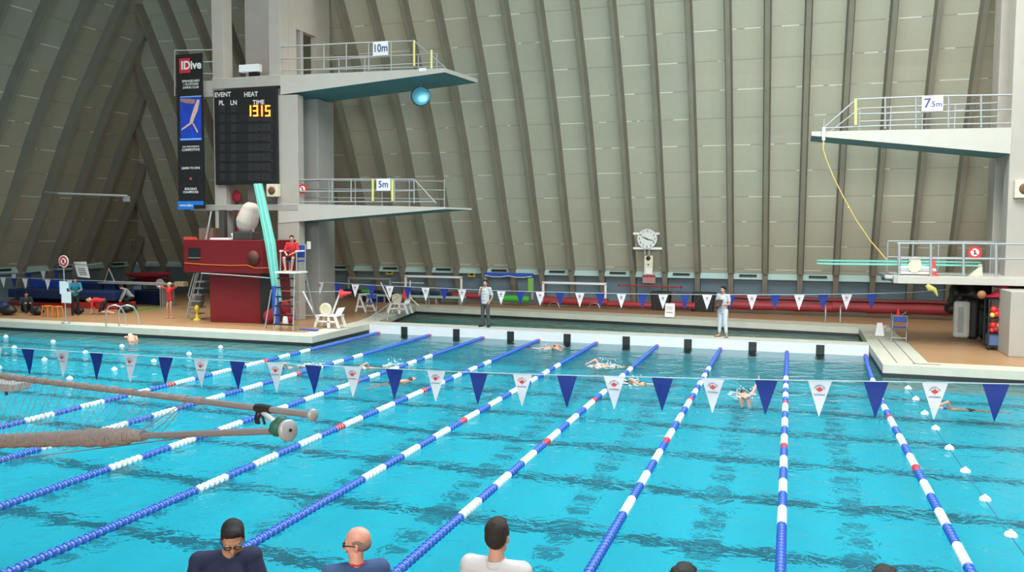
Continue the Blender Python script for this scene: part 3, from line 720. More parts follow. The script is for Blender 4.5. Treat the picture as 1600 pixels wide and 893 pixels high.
def human(name, loc, yaw, label, J={}, H=1.75, skin=None, hair=None, top=None, sleeve=.5, bottom=None, leg=1.0, shoes=None, headrot=(0, 0, 0), vox=.014, group=None,
          hairstyle='short', curl=.5, lower=True, belly=0.0, legw=1.0, grip=None):
    """joints in metres for a 1.75 m adult facing -Y; J overrides, yaw turns, H scales"""
    k = H/1.75
    D = dict(pel=(0, 0, .93), che=(0, .0, 1.28), nec=(0, .01, 1.47), hea=(0, -.01, 1.62), sl=(.185, .01, 1.42), sr=(-.185, .01, 1.42), el=(.235, .03, 1.14), er=(-.235, .03, 1.14),
             wl=(.25, -.04, .89), wr=(-.25, -.04, .89), hl=(.09, 0, .90), hr=(-.09, 0, .90), kl=(.10, -.01, .49), kr=(-.10, -.01, .49), al=(.11, .03, .08), ar=(-.11, .03, .08), tl=(.125, -.13, .03), tr=(-.125, -.13, .03))
    D.update(J)
    T = Matrix.Translation(V(loc)) @ Matrix.Rotation(yaw, 4, 'Z') @ Matrix.Scale(k, 4)
    P = {a: V(b) for a, b in D.items()}
    root = thing(name, loc, label, 'person', group)
    def fin(mb, nm, mt, par, vx=vox, sm=2):
        mb.v = [T @ p for p in mb.v]; return mb.build(nm, mt, par, remesh=vx, smooth_it=sm)
    up = (P['che']-P['pel']).normalized(); rt = (P['sl']-P['sr']).normalized(); fwd = up.cross(rt)*-1; 
    Mt = Matrix((rt, rt.cross(up)*-1, up)).transposed()
    def torso(mb, e=0.0):
        pel, che = P['pel'], P['che']
        mb.ball(pel, (.155+e, .112+e, .115+e), 16, 0, Mt)
        for t, rx, ry in ((.3, .145, .105), (.6, .15, .112), (.9, .163, .118)): mb.ball(pel.lerp(che, t), (rx+e+belly*.4, ry+e+belly*(1-t), .12+e), 16, 0, Mt)
        mb.ball(che+up*.03, (.165+e, .115+e, .13+e), 16, 0, Mt)
        for a, b in (('sl', 1), ('sr', -1)): mb.cap(P['nec']-up*.05, P[a]-rt*.02*b, .055+e, .058+e, 12); mb.ball(P[a], .060+e, 12)
    mb = MB(); torso(mb)
    mb.cap(P['nec']-up*.04, P['nec'].lerp(P['hea'], .55), .060, .052, 12)
    Rh = Euler([R(a) for a in headrot], 'XYZ').to_matrix()
    hc = P['hea']
    def hp(x, y, z): return hc+Rh @ V((x, y, z))
    mb.ball(hp(0, .012, .045), (.076, .094, .082), 18, 0, Rh)       # skull
    mb.ball(hp(0, -.022, -.01), (.066, .066, .082), 16, 0, Rh)     # face
    mb.cap(hp(-.030, -.035, -.066), hp(.030, -.035, -.066), .034, .034, 10)      # jaw
    mb.ball(hp(0, -.062, -.086), (.022, .020, .018), 10, 0, Rh)
    mb.cap(hp(0, -.086, .012), hp(0, -.108, -.026), .009, .0145, 8)  # nose
    mb.ball(hp(.013, -.097, -.030), .010, 8); mb.ball(hp(-.013, -.097, -.030), .010, 8)
    for s in (-1, 1):
        mb.ball(hp(s*.076, .008, -.004), (.011, .020, .031), 10, 0, Rh)   # ear
        mb.cap(hp(s*.014, -.083, .030), hp(s*.045, -.072, .030), .010, .009, 8)  # brow
        mb.ball(hp(s*.036, -.070, -.020), (.022, .016, .020), 10, 0, Rh)
    fine = vox < .011
    for a, e, w, s in (('sl', 'el', 'wl', 1), ('sr', 'er', 'wr', -1)):
        mb.cap(P[a], P[e], .050, .040, 12); mb.cap(P[e], P[w], .040, .027, 12)
        gv = (P[w]-P[e]).normalized(); pn = (V((-s, 0, 0)) if grip is None else V(grip[0 if s > 0 else 1]))
        hand(mb, P[w], gv, -1 if s > 0 else 1, 1.0, curl, pn)
    if lower:
        for h_, kn, an, to in (('hl', 'kl', 'al', 'tl'), ('hr', 'kr', 'ar', 'tr')):
            mb.cap(P[h_], P[kn], .082*legw, .056*legw, 12); mb.cap(P[kn], P[kn].lerp(P[an], .3), .055*legw, .055*legw, 12); mb.cap(P[kn].lerp(P[an], .3), P[an], .055*legw, .036, 12)
            mb.cap(P[an]+V((0, .02, -.03)), P[to], .036, .028, 10)
    body = fin(mb, 'body', skin or M_skin, root, vox)
    for s in (-1, 1):
        e = MB(); e.ball(hp(s*.031, -.076, .010), (.014, .010, .008), 10, 0, Rh); e.v = [T @ p for p in e.v]; e.build('eye', M_eye, root)
        e2 = MB(); e2.ball(hp(s*.031, -.0845, .010), (.0055, .004, .0058), 8, 0, Rh); e2.v = [T @ p for p in e2.v]; e2.build('iris', M_iris, root)
    e = MB(); e.cap(hp(-.020, -.086, -.056), hp(.020, -.086, -.056), .0055, .0055, 8); e.ball(hp(0, -.089, -.058), (.012, .006, .007), 8, 0, Rh); e.v = [T @ p for p in e.v]; e.build('lips', M_lip, root)
    if hair:
        h = MB()
        if hairstyle in ('short', 'long', 'bun'):
            h.ball(hp(0, .022, .060), (.083, .096, .080), 20, 0, Rh); h.ball(hp(0, .050, .020), (.077, .070, .085), 16, 0, Rh)
            h.ball(hp(0, -.036, .108), (.058, .050, .030), 14, 0, Rh)
            for s in (-1, 1): h.ball(hp(s*.068, -.004, .040), (.016, .030, .040), 10, 0, Rh)
            for i in range(14):
                a = random.uniform(-1, 1); b = random.uniform(-.06, .08); h.ball(hp(a*.055, b, .125-abs(a)*.028-abs(b)*.12), (.020, .022, .018), 8, 0, Rh)
            if hairstyle == 'long': h.cap(hp(0, .07, .02), hp(0, .085, -.13), .055, .035, 12)
            if hairstyle == 'bun': h.ball(hp(0, .10, .09), .045, 10)
        elif hairstyle == 'fringe':      # bald crown, clipped hair round the back and sides
            h.ball(hp(0, .040, -.004), (.0785, .068, .052), 20, 0, Rh)
            for s in (-1, 1): h.ball(hp(s*.068, .012, .026), (.0125, .040, .030), 10, 0, Rh)
        elif hairstyle == 'cap':
            h.ball(hp(0, .014, .058), (.083, .101, .078), 20, 0, Rh)
        fin(h, 'hair' if hairstyle != 'cap' else 'swim_cap', hair, root, min(vox, .010), 1)
    if top:
        mt, kind = top if isinstance(top, tuple) else (top, 'shirt')
        t = MB(); torso(t, .014)
        t.cap(P['pel']+up*.02, P['pel']-up*.09, .0, .0) if False else None
        t.ball(P['pel']-up*.03, (.168, .126, .10), 16, 0, Mt)
        for a, e, w in (('sl', 'el', 'wl'), ('sr', 'er', 'wr')):
            if sleeve <= 1:
                t.cap(P[a], P[a].lerp(P[e], max(.05, sleeve)), .066, .062, 12)
            else:
                t.cap(P[a], P[e], .065, .052, 12); t.cap(P[e], P[e].lerp(P[w], min(.95, sleeve-1)), .052, .040, 12)
        sh = fin(t, kind, mt, root, vox, 2)
        if kind == 'polo_shirt':
            c = MB(); q = P['nec']-up*.005
            Mc = Mt.to_4x4(); Mc.translation = q
            c.lathe([(.074, -.03), (.078, -.022), (.070, .018), (.064, .020), (.066, -.02)], 20, 0, Mc); c.v = [T @ p for p in c.v]; c.build('collar', mt, sh)
    if bottom and lower:
        mt, kind = bottom
        t = MB(); t.ball(P['pel'], (.165, .122, .11), 16, 0, Mt); t.ball(P['pel']-up*.06, (.160, .120, .09), 16, 0, Mt)
        for h_, kn, an in (('hl', 'kl', 'al'), ('hr', 'kr', 'ar')):
            if leg <= .5: t.cap(P[h_], P[h_].lerp(P[kn], leg*2), .096*legw, .085*legw, 12)
            else:
                t.cap(P[h_], P[kn], .094*legw, .070*legw, 12); t.cap(P[kn], P[kn].lerp(P[an], (leg-.5)*2), .070*legw, .056, 12)
        fin(t, kind, mt, root, vox, 2)
    if shoes and lower:
        for an, to in (('al', 'tl'), ('ar', 'tr')):
            t = MB(); t.cap(P[an]+V((0, .025, -.035)), P[to]+V((0, -.01, .005)), .046, .038, 10); t.cap(P[an], P[an]+V((0, .02, -.04)), .045, .045, 10)
            zmin = .0
            fin(t, 'shoe', shoes, root, vox, 1)
    root['_T'] = 0
    del root['_T']
    return root, T, hp, P
def glasses(root, T, hp, mt):
    g = MB()
    for s in (-1, 1):
        c = [hp(s*.034+.024*math.cos(a)*(1), -.098+.004*abs(math.cos(a)), .008+.016*math.sin(a)) for a in [i*PI/6 for i in range(13)]]
        g.tube(c, .0042, 6); g.tube([hp(s*.058, -.095, .012), hp(s*.078, -.05, .014), hp(s*.083, .005, .006)], .004, 6)
    g.tube([hp(-.011, -.100, .010), hp(0, -.104, .013), hp(.011, -.100, .010)], .0026, 6)
    g.v = [T @ p for p in g.v]; g.build('glasses', mt, root)
NAVY = cloth('navy_shirt', (.012, .018, .055)); NAVY2 = cloth('slate_blue_shirt', (.035, .075, .19)); WHT = cloth('white_cotton', (.52, .52, .54), var=.05)
REDC = cloth('red_cotton', (.55, .02, .03)); TEALC = cloth('teal_cotton', (.015, .20, .30)); GREYT = cloth('charcoal_cotton', (.07, .075, .08)); BLKC = cloth('black_cotton', (.012, .012, .016)); WHT2 = cloth('white_trousers', (.60, .64, .70), var=.05)
M_sandal = mat('brown_sandal', (.20, .05, .03), .6)
# three near coaches and two whose hair only just shows
def fg(x, ytop, Y, hpx, yaw, label, **kw):
    p = at(x, ytop, Y=Y); H = (p.z-ZS)
    return human('person', (p.x, p.y, ZS), yaw, label, H=H, vox=.009, **kw)
r_, T, hp, P = fg(352, 803, 4.9, 0, R(35), 'dark-haired person in navy shirt and glasses looking down, nearest left', skin=M_skinb, hair=M_hair, top=(NAVY, 'shirt'), bottom=(GREYT, 'trousers'), shoes=M_black, headrot=(30, 0, 0),
               J=dict(hea=(.05, -.05, 1.585), nec=(.02, .0, 1.47), el=(.27, -.05, 1.15), wl=(.14, -.26, 1.10), er=(-.27, -.05, 1.15), wr=(-.12, -.27, 1.08)))
glasses(r_, T, hp, M_black)
cr = MB(); q = T @ V((.085, -.150, 1.335)); Mq = Matrix.Rotation(R(35), 4, 'Z') @ Matrix(((1, 0, 0), (0, 0, -1), (0, 1, 0))).to_4x4(); Mq.translation = q
cr.add([Mq @ V((x*.028, y*.032, 0)) for x, y in [(-1, 1), (1, 1), (1, -.2), (0, -1.2), (-1, -.2)]], [(0, 1, 2, 3, 4)], 0); cr.add([Mq @ V((x*.016, y*.018, .002)) for x, y in LEAF], [tuple(range(len(LEAF)))], 1)
cr.build('chest_crest', [M_signw, M_leaf], r_)
r_, T, hp, P = fg(555, 823, 5.12, 0, R(-142), 'bald person with glasses in blue shirt, in profile, looking left', skin=M_skin2, hair=M_hairg, hairstyle='fringe', top=(NAVY2, 'shirt'), bottom=(GREYT, 'trousers'), shoes=M_black, headrot=(4, 0, 68),
               J=dict(hea=(-.02, -.03, 1.61), wl=(.16, -.25, 1.1), wr=(-.14, -.25, 1.1)))
glasses(r_, T, hp, M_black)
ln = MB(); ln.tube([T @ p for p in (V((.055, .075, 1.50)), V((0, .095, 1.49)), V((-.055, .075, 1.50)))], .006, 6); ln.build('lanyard', REDC, r_)
r_, T, hp, P = fg(776, 811, 5.25, 0, R(178), 'dark-haired person in white polo shirt seen from behind', skin=M_skin, hair=M_hairb, top=(WHT, 'polo_shirt'), bottom=(GREYT, 'trousers'), shoes=M_black, headrot=(6, 0, 8),
               J=dict(wl=(.2, -.2, 1.02), wr=(-.2, -.2, 1.02)))
r_, T, hp, P = fg(1067, 883.5, 4.9, 0, R(170), 'person whose dark hair just shows at the bottom edge, right of the white polo', skin=M_skin, hair=M_hair, top=(NAVY, 'shirt'), bottom=(GREYT, 'trousers'), shoes=M_black)
r_, T, hp, P = fg(1383, 889, 4.9, 0, R(170), 'person whose hair barely shows at the bottom edge, furthest right', skin=M_skin, hair=M_hair, top=(GREYT, 'shirt'), bottom=(GREYT, 'trousers'), shoes=M_black)
# coaches on the bulkhead
zb = .385
c1 = at(763, 509, z=zb); c1.y = YB+.3
r_, T, hp, P = human('person', (c1.x, c1.y, zb), R(-14), 'person in white shirt and grey trousers standing on the bulkhead, hand at chin', H=1.76, hair=M_hairb, top=(WHT, 'shirt'), sleeve=.75, bottom=(GREYT, 'trousers'), leg=.97, shoes=M_black,
      headrot=(0, 0, 15), belly=.03, J=dict(er=(-.24, -.04, 1.17), wr=(-.09, -.16, 1.40), el=(.27, .06, 1.14), wl=(.20, .0, .94), al=(.15, .03, .08), ar=(-.15, .03, .08), tl=(.19, -.12, .03), tr=(-.19, -.12, .03), kl=(.12, -.01, .49), kr=(-.12, -.01, .49)))
c2 = at(1129, 526, z=zb); c2.y = YB+.27
r_, T, hp, P = human('person', (c2.x, c2.y, zb), R(-25), 'barefoot person in white shirt and rolled white trousers holding a clipboard on the bulkhead', H=1.74, hair=M_hair, top=(WHT, 'shirt'), sleeve=.6, bottom=(WHT2, 'trousers'), leg=.86, legw=1.12, shoes=None,
      headrot=(4, 0, -15), J=dict(er=(-.25, .0, 1.14), wr=(-.10, -.24, 1.13), el=(.25, .0, 1.14), wl=(.10, -.24, 1.12), al=(.14, .03, .08), ar=(-.14, .03, .08), tl=(.20, -.1, .03), tr=(-.20, -.1, .03)))
cb = MB(); Mc = T @ Matrix.Translation((0, -.30, 1.17)) @ Matrix.Rotation(R(-35), 4, 'X'); cb.box((-.13, -.02, -.15), (.13, -.005, .15), M=Mc)
o = cb.build('clipboard', mat('dark_board', (.05, .035, .03), .6), bevel=.003); tag(o, 'dark clipboard held by the barefoot person on the bulkhead', 'clipboard')
for an, s in (('tl', 1), ('tr', -1)):
    sd = MB(); sd.cap(P['al' if s > 0 else 'ar']+V((0, .03, -.07)), P[an]+V((0, -.03, -.022)), .045, .042, 10); sd.v = [T @ V((p.x, p.y, max(.002, min(p.z, .03)))) for p in sd.v]; sd.build('sandal', M_sandal, r_)

# lifeguard on the tall chair
YLG = 26.9
q = at(452, 516, z=ZD); lgx = q.x-.18; YLG = q.y+.15
sc_ = thing('lifeguard_chair', (lgx, YLG, ZD), 'tall steel ladder chair with a seated lifeguard, beside the leaning board', 'lifeguard chair')
zs_ = at(455, 427, Y=YLG).z
fr = MB()
wl_, wh_ = .40, .33
for s in (-1, 1):
    fr.rod((lgx+s*wl_, YLG-.25, ZD+.02), (lgx+s*wh_, YLG+.0, zs_), .028); fr.rod((lgx+s*wl_, YLG+1.35, ZD+.02), (lgx+s*wh_, YLG+.7, zs_), .028)
    fr.rod((lgx+s*wh_, YLG+.12, zs_), (lgx+s*wh_, YLG+.15, zs_+.78), .022); fr.rod((lgx+s*wh_, YLG+.15, zs_+.78), (lgx+s*wh_, YLG+.7, zs_+.78), .022); fr.rod((lgx+s*wh_, YLG+.7, zs_), (lgx+s*wh_, YLG+.75, zs_+1.05), .022)
    fr.rod((lgx+s*.38, YLG-.12, ZD+1.0), (lgx+s*.37, YLG+1.05, ZD+1.0), .016)
fr.rod((lgx-.4, YLG+1.3, ZD+.4), (lgx+.4, YLG+1.3, ZD+.4), .02)
fr.build('frame', M_alu, sc_)
for i in range(6):
    t = (i+.35)/6.2; z = ZD+.1+t*(zs_-ZD); w = wl_+(wh_-wl_)*t; y = YLG-.25+.25*t
    mb = MB(); mb.box((lgx-w, y-.05, z-.025), (lgx+w, y+.09, z+.025)); mb.build('step', M_black, sc_, bevel=.005)
mb = MB(); mb.box((lgx-.42, YLG-.12, zs_), (lgx+.42, YLG+.72, zs_+.06)); mb.build('footboard', M_signw, sc_, bevel=.01)
mb = MB(); mb.box((lgx-.30, YLG+.28, zs_+.40), (lgx+.30, YLG+.74, zs_+.46)); mb.box((lgx-.30, YLG+.70, zs_+.55), (lgx+.30, YLG+.75, zs_+1.0)); mb.build('seat', M_blue, sc_, bevel=.01)
for s in (-1, 1):
    mb = MB(); mb.box((lgx+s*wh_-.04, YLG+.12, zs_+.77), (lgx+s*wh_+.04, YLG+.62, zs_+.82)); mb.build('armrest', M_signw, sc_, bevel=.01)
zz = zs_+.47-.10
human('person', (lgx, YLG+.45, zs_+.06), R(6), 'lifeguard in red shirt and visor seated on the tall steel chair', H=1.70, hair=M_hair, top=(REDC, 'shirt'), sleeve=.95, bottom=(cloth('dark_shorts', (.05, .01, .015)), 'shorts'), leg=.35, skin=M_skin,
      J=dict(pel=(0, .0, .53), che=(0, -.06, .87), nec=(0, -.08, 1.06), hea=(0, -.11, 1.21), sl=(.185, -.08, 1.01), sr=(-.185, -.08, 1.01), el=(.27, -.14, .74), er=(-.27, -.14, .74), wl=(.12, -.33, .66), wr=(-.12, -.33, .66),
             hl=(.10, -.05, .50), hr=(-.10, -.05, .50), kl=(.20, -.44, .50), kr=(-.16, -.44, .50), al=(.13, -.42, .09), ar=(-.09, -.46, .09), tl=(.15, -.56, .035), tr=(-.10, -.60, .035)), headrot=(0, 0, 25), grip=((0, 0, -1), (0, 0, -1)))
h_ = COL.objects[-1]
pp = at(447, 382, Y=YLG+.2)
# girl stretching by the booth
g = at(266, 497, z=ZD)
human('person', (g.x, g.y, ZD), R(-20), 'child in red swim shirt stretching both arms beside the red booth', H=1.46, hair=mat('pale_cap', (.62, .50, .22), .5), hairstyle='cap', top=(REDC, 'swim_shirt'), sleeve=1.9, skin=M_skin2,
      bottom=(cloth('maroon_swimsuit', (.2, .01, .02)), 'swimsuit'), leg=.03, legw=.85, J=dict(el=(.38, .06, 1.50), wl=(.60, .02, 1.56), er=(-.40, .05, 1.42), wr=(-.60, -.12, 1.50), che=(0, -.03, 1.28), kl=(.09, -.02, .49), al=(.07, .08, .08), tl=(.08, -.08, .03), kr=(-.14, -.08, .50), ar=(-.20, .02, .08), tr=(-.24, -.13, .03)), headrot=(0, 0, -20))
# people at the far left mats
g = at(118, 492, z=ZD)
human('person', (g.x, g.y, ZD), R(50), 'person in teal top and dark trousers leaning forward by the blue mats', H=1.66, hair=M_hairb, top=(TEALC, 'shirt'), sleeve=1.3, bottom=(BLKC, 'trousers'), shoes=M_black,
      J=dict(che=(0, -.12, 1.25), nec=(0, -.20, 1.42), hea=(0, -.27, 1.55), sl=(.185, -.16, 1.38), sr=(-.185, -.16, 1.38), el=(.24, -.28, 1.13), wl=(.15, -.50, 1.10), er=(-.24, -.28, 1.13), wr=(-.15, -.50, 1.08)), headrot=(20, 0, 0))
g = at(150, 491, z=ZD)
human('person', (g.x, g.y, ZD), R(-60), 'person in red shirt crouching forward on hands by the pool ladder', H=1.6, hair=M_blond, top=(REDC, 'shirt'), sleeve=.95, bottom=(BLKC, 'shorts'), leg=.45, skin=M_skin2,
      J=dict(pel=(0, .35, .62), che=(0, .02, .66), nec=(0, -.16, .66), hea=(0, -.30, .66), sl=(.18, -.10, .64), sr=(-.18, -.10, .64), el=(.22, -.12, .36), er=(-.22, -.12, .36), wl=(.22, -.16, .12), wr=(-.22, -.16, .12), hl=(.10, .38, .58), hr=(-.10, .38, .58),
             kl=(.16, .20, .14), kr=(-.16, .20, .14), al=(.12, .62, .10), ar=(-.12, .62, .10), tl=(.12, .78, .05), tr=(-.12, .78, .05)), headrot=(-50, 0, 0), grip=((0, -1, 0), (0, -1, 0)))
g = at(40, 487, z=ZD)
SIT = dict(pel=(0, .0, .14), che=(0, -.08, .47), nec=(0, -.14, .65), hea=(0, -.2, .79), sl=(.185, -.12, .60), sr=(-.185, -.12, .60), el=(.25, -.22, .36), er=(-.25, -.22, .36), wl=(.14, -.42, .40), wr=(-.14, -.42, .40), hl=(.1, -.02, .13), hr=(-.1, -.02, .13),
           kl=(.15, -.38, .46), kr=(-.15, -.38, .46), al=(.13, -.66, .10), ar=(-.13, -.66, .10), tl=(.14, -.82, .04), tr=(-.14, -.82, .04))
human('person', (g.x, g.y, ZD), R(60), 'person in dark clothes sitting on the deck with knees up, beside the orange stools', H=1.72, hair=M_hair, top=(cloth('dark_teal_jacket', (.015, .035, .045)), 'jacket'), sleeve=1.9, bottom=(BLKC, 'trousers'), shoes=M_black, J=SIT, headrot=(25, 0, 0))
g = at(186, 484, z=ZD)
human('person', (g.x, g.y+.5, ZD), R(-40), 'person in black trousers bending over behind the pool ladder, arm in grey sleeve', H=1.6, hair=M_hair, top=(cloth('grey_sleeve', (.30, .32, .34)), 'jacket'), sleeve=1.8, bottom=(BLKC, 'trousers'), shoes=M_black,
      J=dict(pel=(0, .2, .60), che=(0, -.02, .86), nec=(0, -.14, 1.0), hea=(0, -.24, 1.08), sl=(.18, -.08, .95), sr=(-.18, -.08, .95), el=(.22, -.18, .70), er=(-.22, -.18, .70), wl=(.2, -.28, .48), wr=(-.2, -.28, .48), hl=(.1, .2, .56), hr=(-.1, .2, .56),
             kl=(.15, -.08, .46), kr=(-.15, -.08, .46), al=(.13, .12, .08), ar=(-.13, .12, .08), tl=(.14, -.05, .03), tr=(-.14, -.05, .03)), headrot=(40, 0, 0))

# swimmers: whole bodies lying in the water, only heads, shoulders and arms breaking the surface
M_foam = mat('white_foam', (.85, .9, .9), .6, var=.05)
def swimmer(x, y, yaw, label, cap, arm='none', depth=0.0, back=False, H=1.6, skin=M_skin2):
    p = at(x, y, z=.06)
    J = dict(pel=(0, .62, -.13), che=(0, .28, -.06+depth), nec=(0, .10, -.03+depth), hea=(0, -.05, .0+depth), sl=(.19, .14, -.04+depth), sr=(-.19, .14, -.04+depth), hl=(.09, .66, -.14), hr=(-.09, .66, -.14), kl=(.10, 1.05, -.20), kr=(-.10, 1.05, -.22), al=(.09, 1.45, -.20), ar=(-.09, 1.45, -.32),
             tl=(.10, 1.62, -.24), tr=(-.10, 1.62, -.36), el=(.22, -.10, -.20), wl=(.18, -.36, -.30), er=(-.24, .42, -.16), wr=(-.22, .66, -.20))
    if arm == 'right': J.update(er=(-.32, .02, .20), wr=(-.24, -.24, .10))
    if arm == 'left': J.update(el=(.34, -.02, .24), wl=(.26, -.28, .10))
    if arm == 'up': J.update(er=(-.32, -.10, .22), wr=(-.40, -.36, .36))
    if arm == 'both': J.update(el=(.40, .0, .10), wl=(.52, -.24, .02), er=(-.40, .0, .10), wr=(-.52, -.24, .02))
    r_, T, hp, P = human('swimmer', (p.x, p.y, -.02), yaw, label, J=J, H=H, skin=skin, hair=cap, hairstyle='cap', headrot=(-70, 30 if not back else 0, 0), vox=.016)
    r_['category'] = 'person'
    t = MB(); up = V((0, -1, .1)); t.ball((0, .62, -.13), (.16, .15, .12), 14); t.v = [T @ q for q in t.v]; t.build('swimsuit', BLKC, r_, remesh=.016, smooth_it=1)
    return p, T
def splash(p, T, lab, n=14, spread=.5, cy=.3):
    mb = MB(); rnd = random.Random(int(p.x*100) & 1023)
    for i in range(n*3):
        a = rnd.uniform(0, 2*PI); rr = spread*math.sqrt(rnd.random())
        c = T @ V((rr*math.cos(a)*.8, cy+rr*math.sin(a), 0)); c.z = rnd.uniform(-.005, .02)
        s_ = rnd.uniform(.008, .032); mb.ball(c, (s_*rnd.uniform(1, 3), s_*rnd.uniform(.6, 1.3), s_*.3), 6)
    for i in range(n):
        a = rnd.uniform(0, 2*PI); rr = spread*.6*rnd.random(); c = T @ V((rr*math.cos(a), cy+rr*math.sin(a), 0)); c.z = rnd.uniform(.02, .22); mb.ball(c, rnd.uniform(.006, .018), 5)
    tag(mb.build('splash', M_foam), lab, 'splash', kind='stuff')
capw = mat('white_swim_cap', (.75, .76, .78), .4, var=0); capk = mat('black_swim_cap', (.015, .015, .02), .4, var=0); capn = mat('blue_swim_cap', (.03, .06, .30), .4, var=0)
SW = [(204, 527, R(227), 'swimmer with bare shoulders and white cap below the left deck edge', capw, 'none', .16),
      (440, 572, R(-35), 'swimmer in blue cap between the first and second lane ropes from the left', capn, 'left', .0),
      (568, 572, R(-40), 'swimmer with bent arm raised between the second and third lane ropes from the left', capw, 'left', .0),
      (642, 589, R(150), 'swimmer with only the back showing, between the third and fourth lane ropes', capk, 'none', .0),
      (867, 541, R(100), 'swimmer in black cap turning close to the bulkhead', capk, 'both', .04),
      (934, 569, R(-60), 'swimmer throwing up spray in the lane right of centre, near the bulkhead', capw, 'right', .03),
      (1001, 597, R(40), 'swimmer in black cap between the third and fourth lane ropes from the right', capk, 'right', .02),
      (1162, 610, R(185), 'swimmer with one arm stretched up between the second and third lane ropes from the right', capk, 'up', .02),
      (1474, 633, R(-80), 'swimmer with one bent arm out of the water, right of the ball floats', capn, 'left', -.03)]
for i, (x, y, yw, lab, cp, arm, dz) in enumerate(SW):
    p, T = swimmer(x, y, yw, lab, cp, arm, dz)
    if i in (1, 2, 5, 6, 7, 4): splash(p, T, 'white foam kicked up by the ' + lab.split(',')[0].replace('swimmer', 'swimmer', 1), 16 if i != 5 else 26, .55 if i != 5 else .6, 1.1 if i in (1, 2) else .3)
# ------------------------------------------------------------------ fittings on the left tower
def rect(mb, x0, y0, x1, y1, Y, th=.03, mi=0):
    a = px(x0, (y0+y1)/2, Y); b = px(x1, (y0+y1)/2, Y); t = px((x0+x1)/2, y0, Y); u = px((x0+x1)/2, y1, Y)
    mb.box((a.x, Y, u.z), (b.x, Y+th, t.z), mi); return V(((a.x+b.x)/2, Y, (t.z+u.z)/2)), b.x-a.x, t.z-u.z
M_led = mat('amber_led', (.9, .35, .02), .4, var=0, emit=(1, .24, .015), es=7)
M_dim = mat('unlit_cells', (.022, .022, .026), .5, var=.1)
M_dot = mat('dim_dots', (.16, .15, .14), .5, var=0)
YS = YT-.14
mb = MB(); c, w, h = rect(mb, 335.5, 138.5, 433, 288, YS, .12)
sb = thing('scoreboard', (c.x, YS, c.z-h/2), 'large black electronic scoreboard on the left tower reading 13 15 in amber', 'scoreboard')
mb.build('casing', M_black, sb, bevel=.01)
Yc = YS-.012
for r in range(8):
    mb = MB()
    y0 = 163+r*15.3; rect(mb, 342, y0-1.2, 427, y0+13.2, Yc+.003, .012, 2)
    for x0, x1 in ((343, 351), (361, 369), (388, 395), (396, 403), (408, 415), (416, 423)):
        if r == 0 and x0 > 380: continue
        rect(mb, x0, y0, x1, y0+12, Yc, .01, 0)
    if r: rect(mb, 404.5, y0+2, 405.5, y0+3.5, Yc, .01, 1); rect(mb, 404.5, y0+7, 405.5, y0+8.5, Yc, .01, 1); rect(mb, 424.3, y0+11, 425.3, y0+12.5, Yc, .01, 1)
    mb.build('digit_row', [M_dim, M_dot, M_black], sb)
for s, x, y, sz in (('EVENT', 348, 148, .26), ('HEAT', 392, 147.5, .26), ('PL', 346, 161, .26), ('LN', 365, 160.5, .26), ('TIME', 404, 160, .25)):
    mb = MB(); text(mb, s, sz, face_mat(px(x, y, YS-.015)), 0, bold=.02); mb.build('heading', M_wtxt, sb)
SEG = {'1': 'bc', '3': 'abgcd', '5': 'afgcd'}
for ch, x in (('1', 391.5), ('3', 399.3), ('1', 409.3), ('5', 418.3)):
    mb = MB(); p = px(x, 173, YS-.02); W_, H_ = .085, .19
    S = {'a': ((-1, 1), (1, 1)), 'g': ((-1, 0), (1, 0)), 'd': ((-1, -1), (1, -1)), 'b': ((1, 0), (1, 1)), 'c': ((1, -1), (1, 0)), 'f': ((-1, 0), (-1, 1)), 'e': ((-1, -1), (-1, 0))}
    for s in SEG[ch]:
        (x0, z0), (x1, z1) = S[s]; mb.box((p.x+(0 if ch == '1' else min(x0, x1)*W_)-.024, p.y-.01, p.z+min(z0, z1)*H_-.024), (p.x+(0 if ch == '1' else max(x0, x1)*W_)+.024, p.y, p.z+max(z0, z1)*H_+.024))
    mb.build('lit_digit', M_led, sb)

# banner hung on a pipe frame
YBn = 29.0
mb = MB(); rail_run(mb, [px(273, 150, YBn+.05), px(273, 79, YBn+.05), px(333, 78, YBn+.05)], .022); rail_run(mb, [px(318, 97, YBn+.1), px(333, 96.5, YBn+.1)], .02); rail_run(mb, [px(318, 115, YBn+.1), px(333, 115, YBn+.1)], .02)
o = mb.build('banner_rail', M_rail, tw); o['label'] = 'grey pipe frame holding the banner'
mb = MB(); c, w, h = rect(mb, 277, 84, 318.5, 326, YBn, .02)
bn = thing('banner', (c.x, YBn, c.z-h/2), 'tall narrow black diving club banner with a diver picture, left of the scoreboard', 'banner')
mb.build('cloth', M_black, bn)
mb = MB(); rect(mb, 280, 91, 297, 114, YBn-.008, .006, 0); mb.build('logo_panel', mat('banner_red', (.55, .02, .04), .6, var=0), bn)
mb = MB()
text(mb, 'IDive', .46, face_mat(px(298.5, 102, YBn-.016)) @ Matrix.Shear('XZ', 4, (0, 0)), 0, bold=.03, sx=1.0)
mb.build('club_name', M_wtxt, bn)
def tl(s, x, y, sz): mb = MB(); text(mb, s, sz, face_mat(px(x, y, YBn-.014)), 0, bold=.02); mb.build('text_line', M_wtxt, bn)
for s, y, sz in (('SPRINGBOARD', 126.5, .125), ('+ PLATFORM', 131.5, .125), ('DIVING CLUB', 136.5, .125), ('HIGH PERFORMANCE', 229, .085), ('COMPETITIVE', 234, .14), ('LEARN TO DIVE', 262.5, .125), ('BUILDING', 295, .13), ('CHAMPIONS', 300, .13)): tl(s, 298, y, sz)
mb = MB(); rect(mb, 277.5, 314, 318, 320, YBn-.008, .006, 0); rect(mb, 277.5, 320, 303, 327, YBn-.008, .006, 0); text(mb, 'www.idive', .15, face_mat(px(291, 320.5, YBn-.014)), 1, bold=.02)
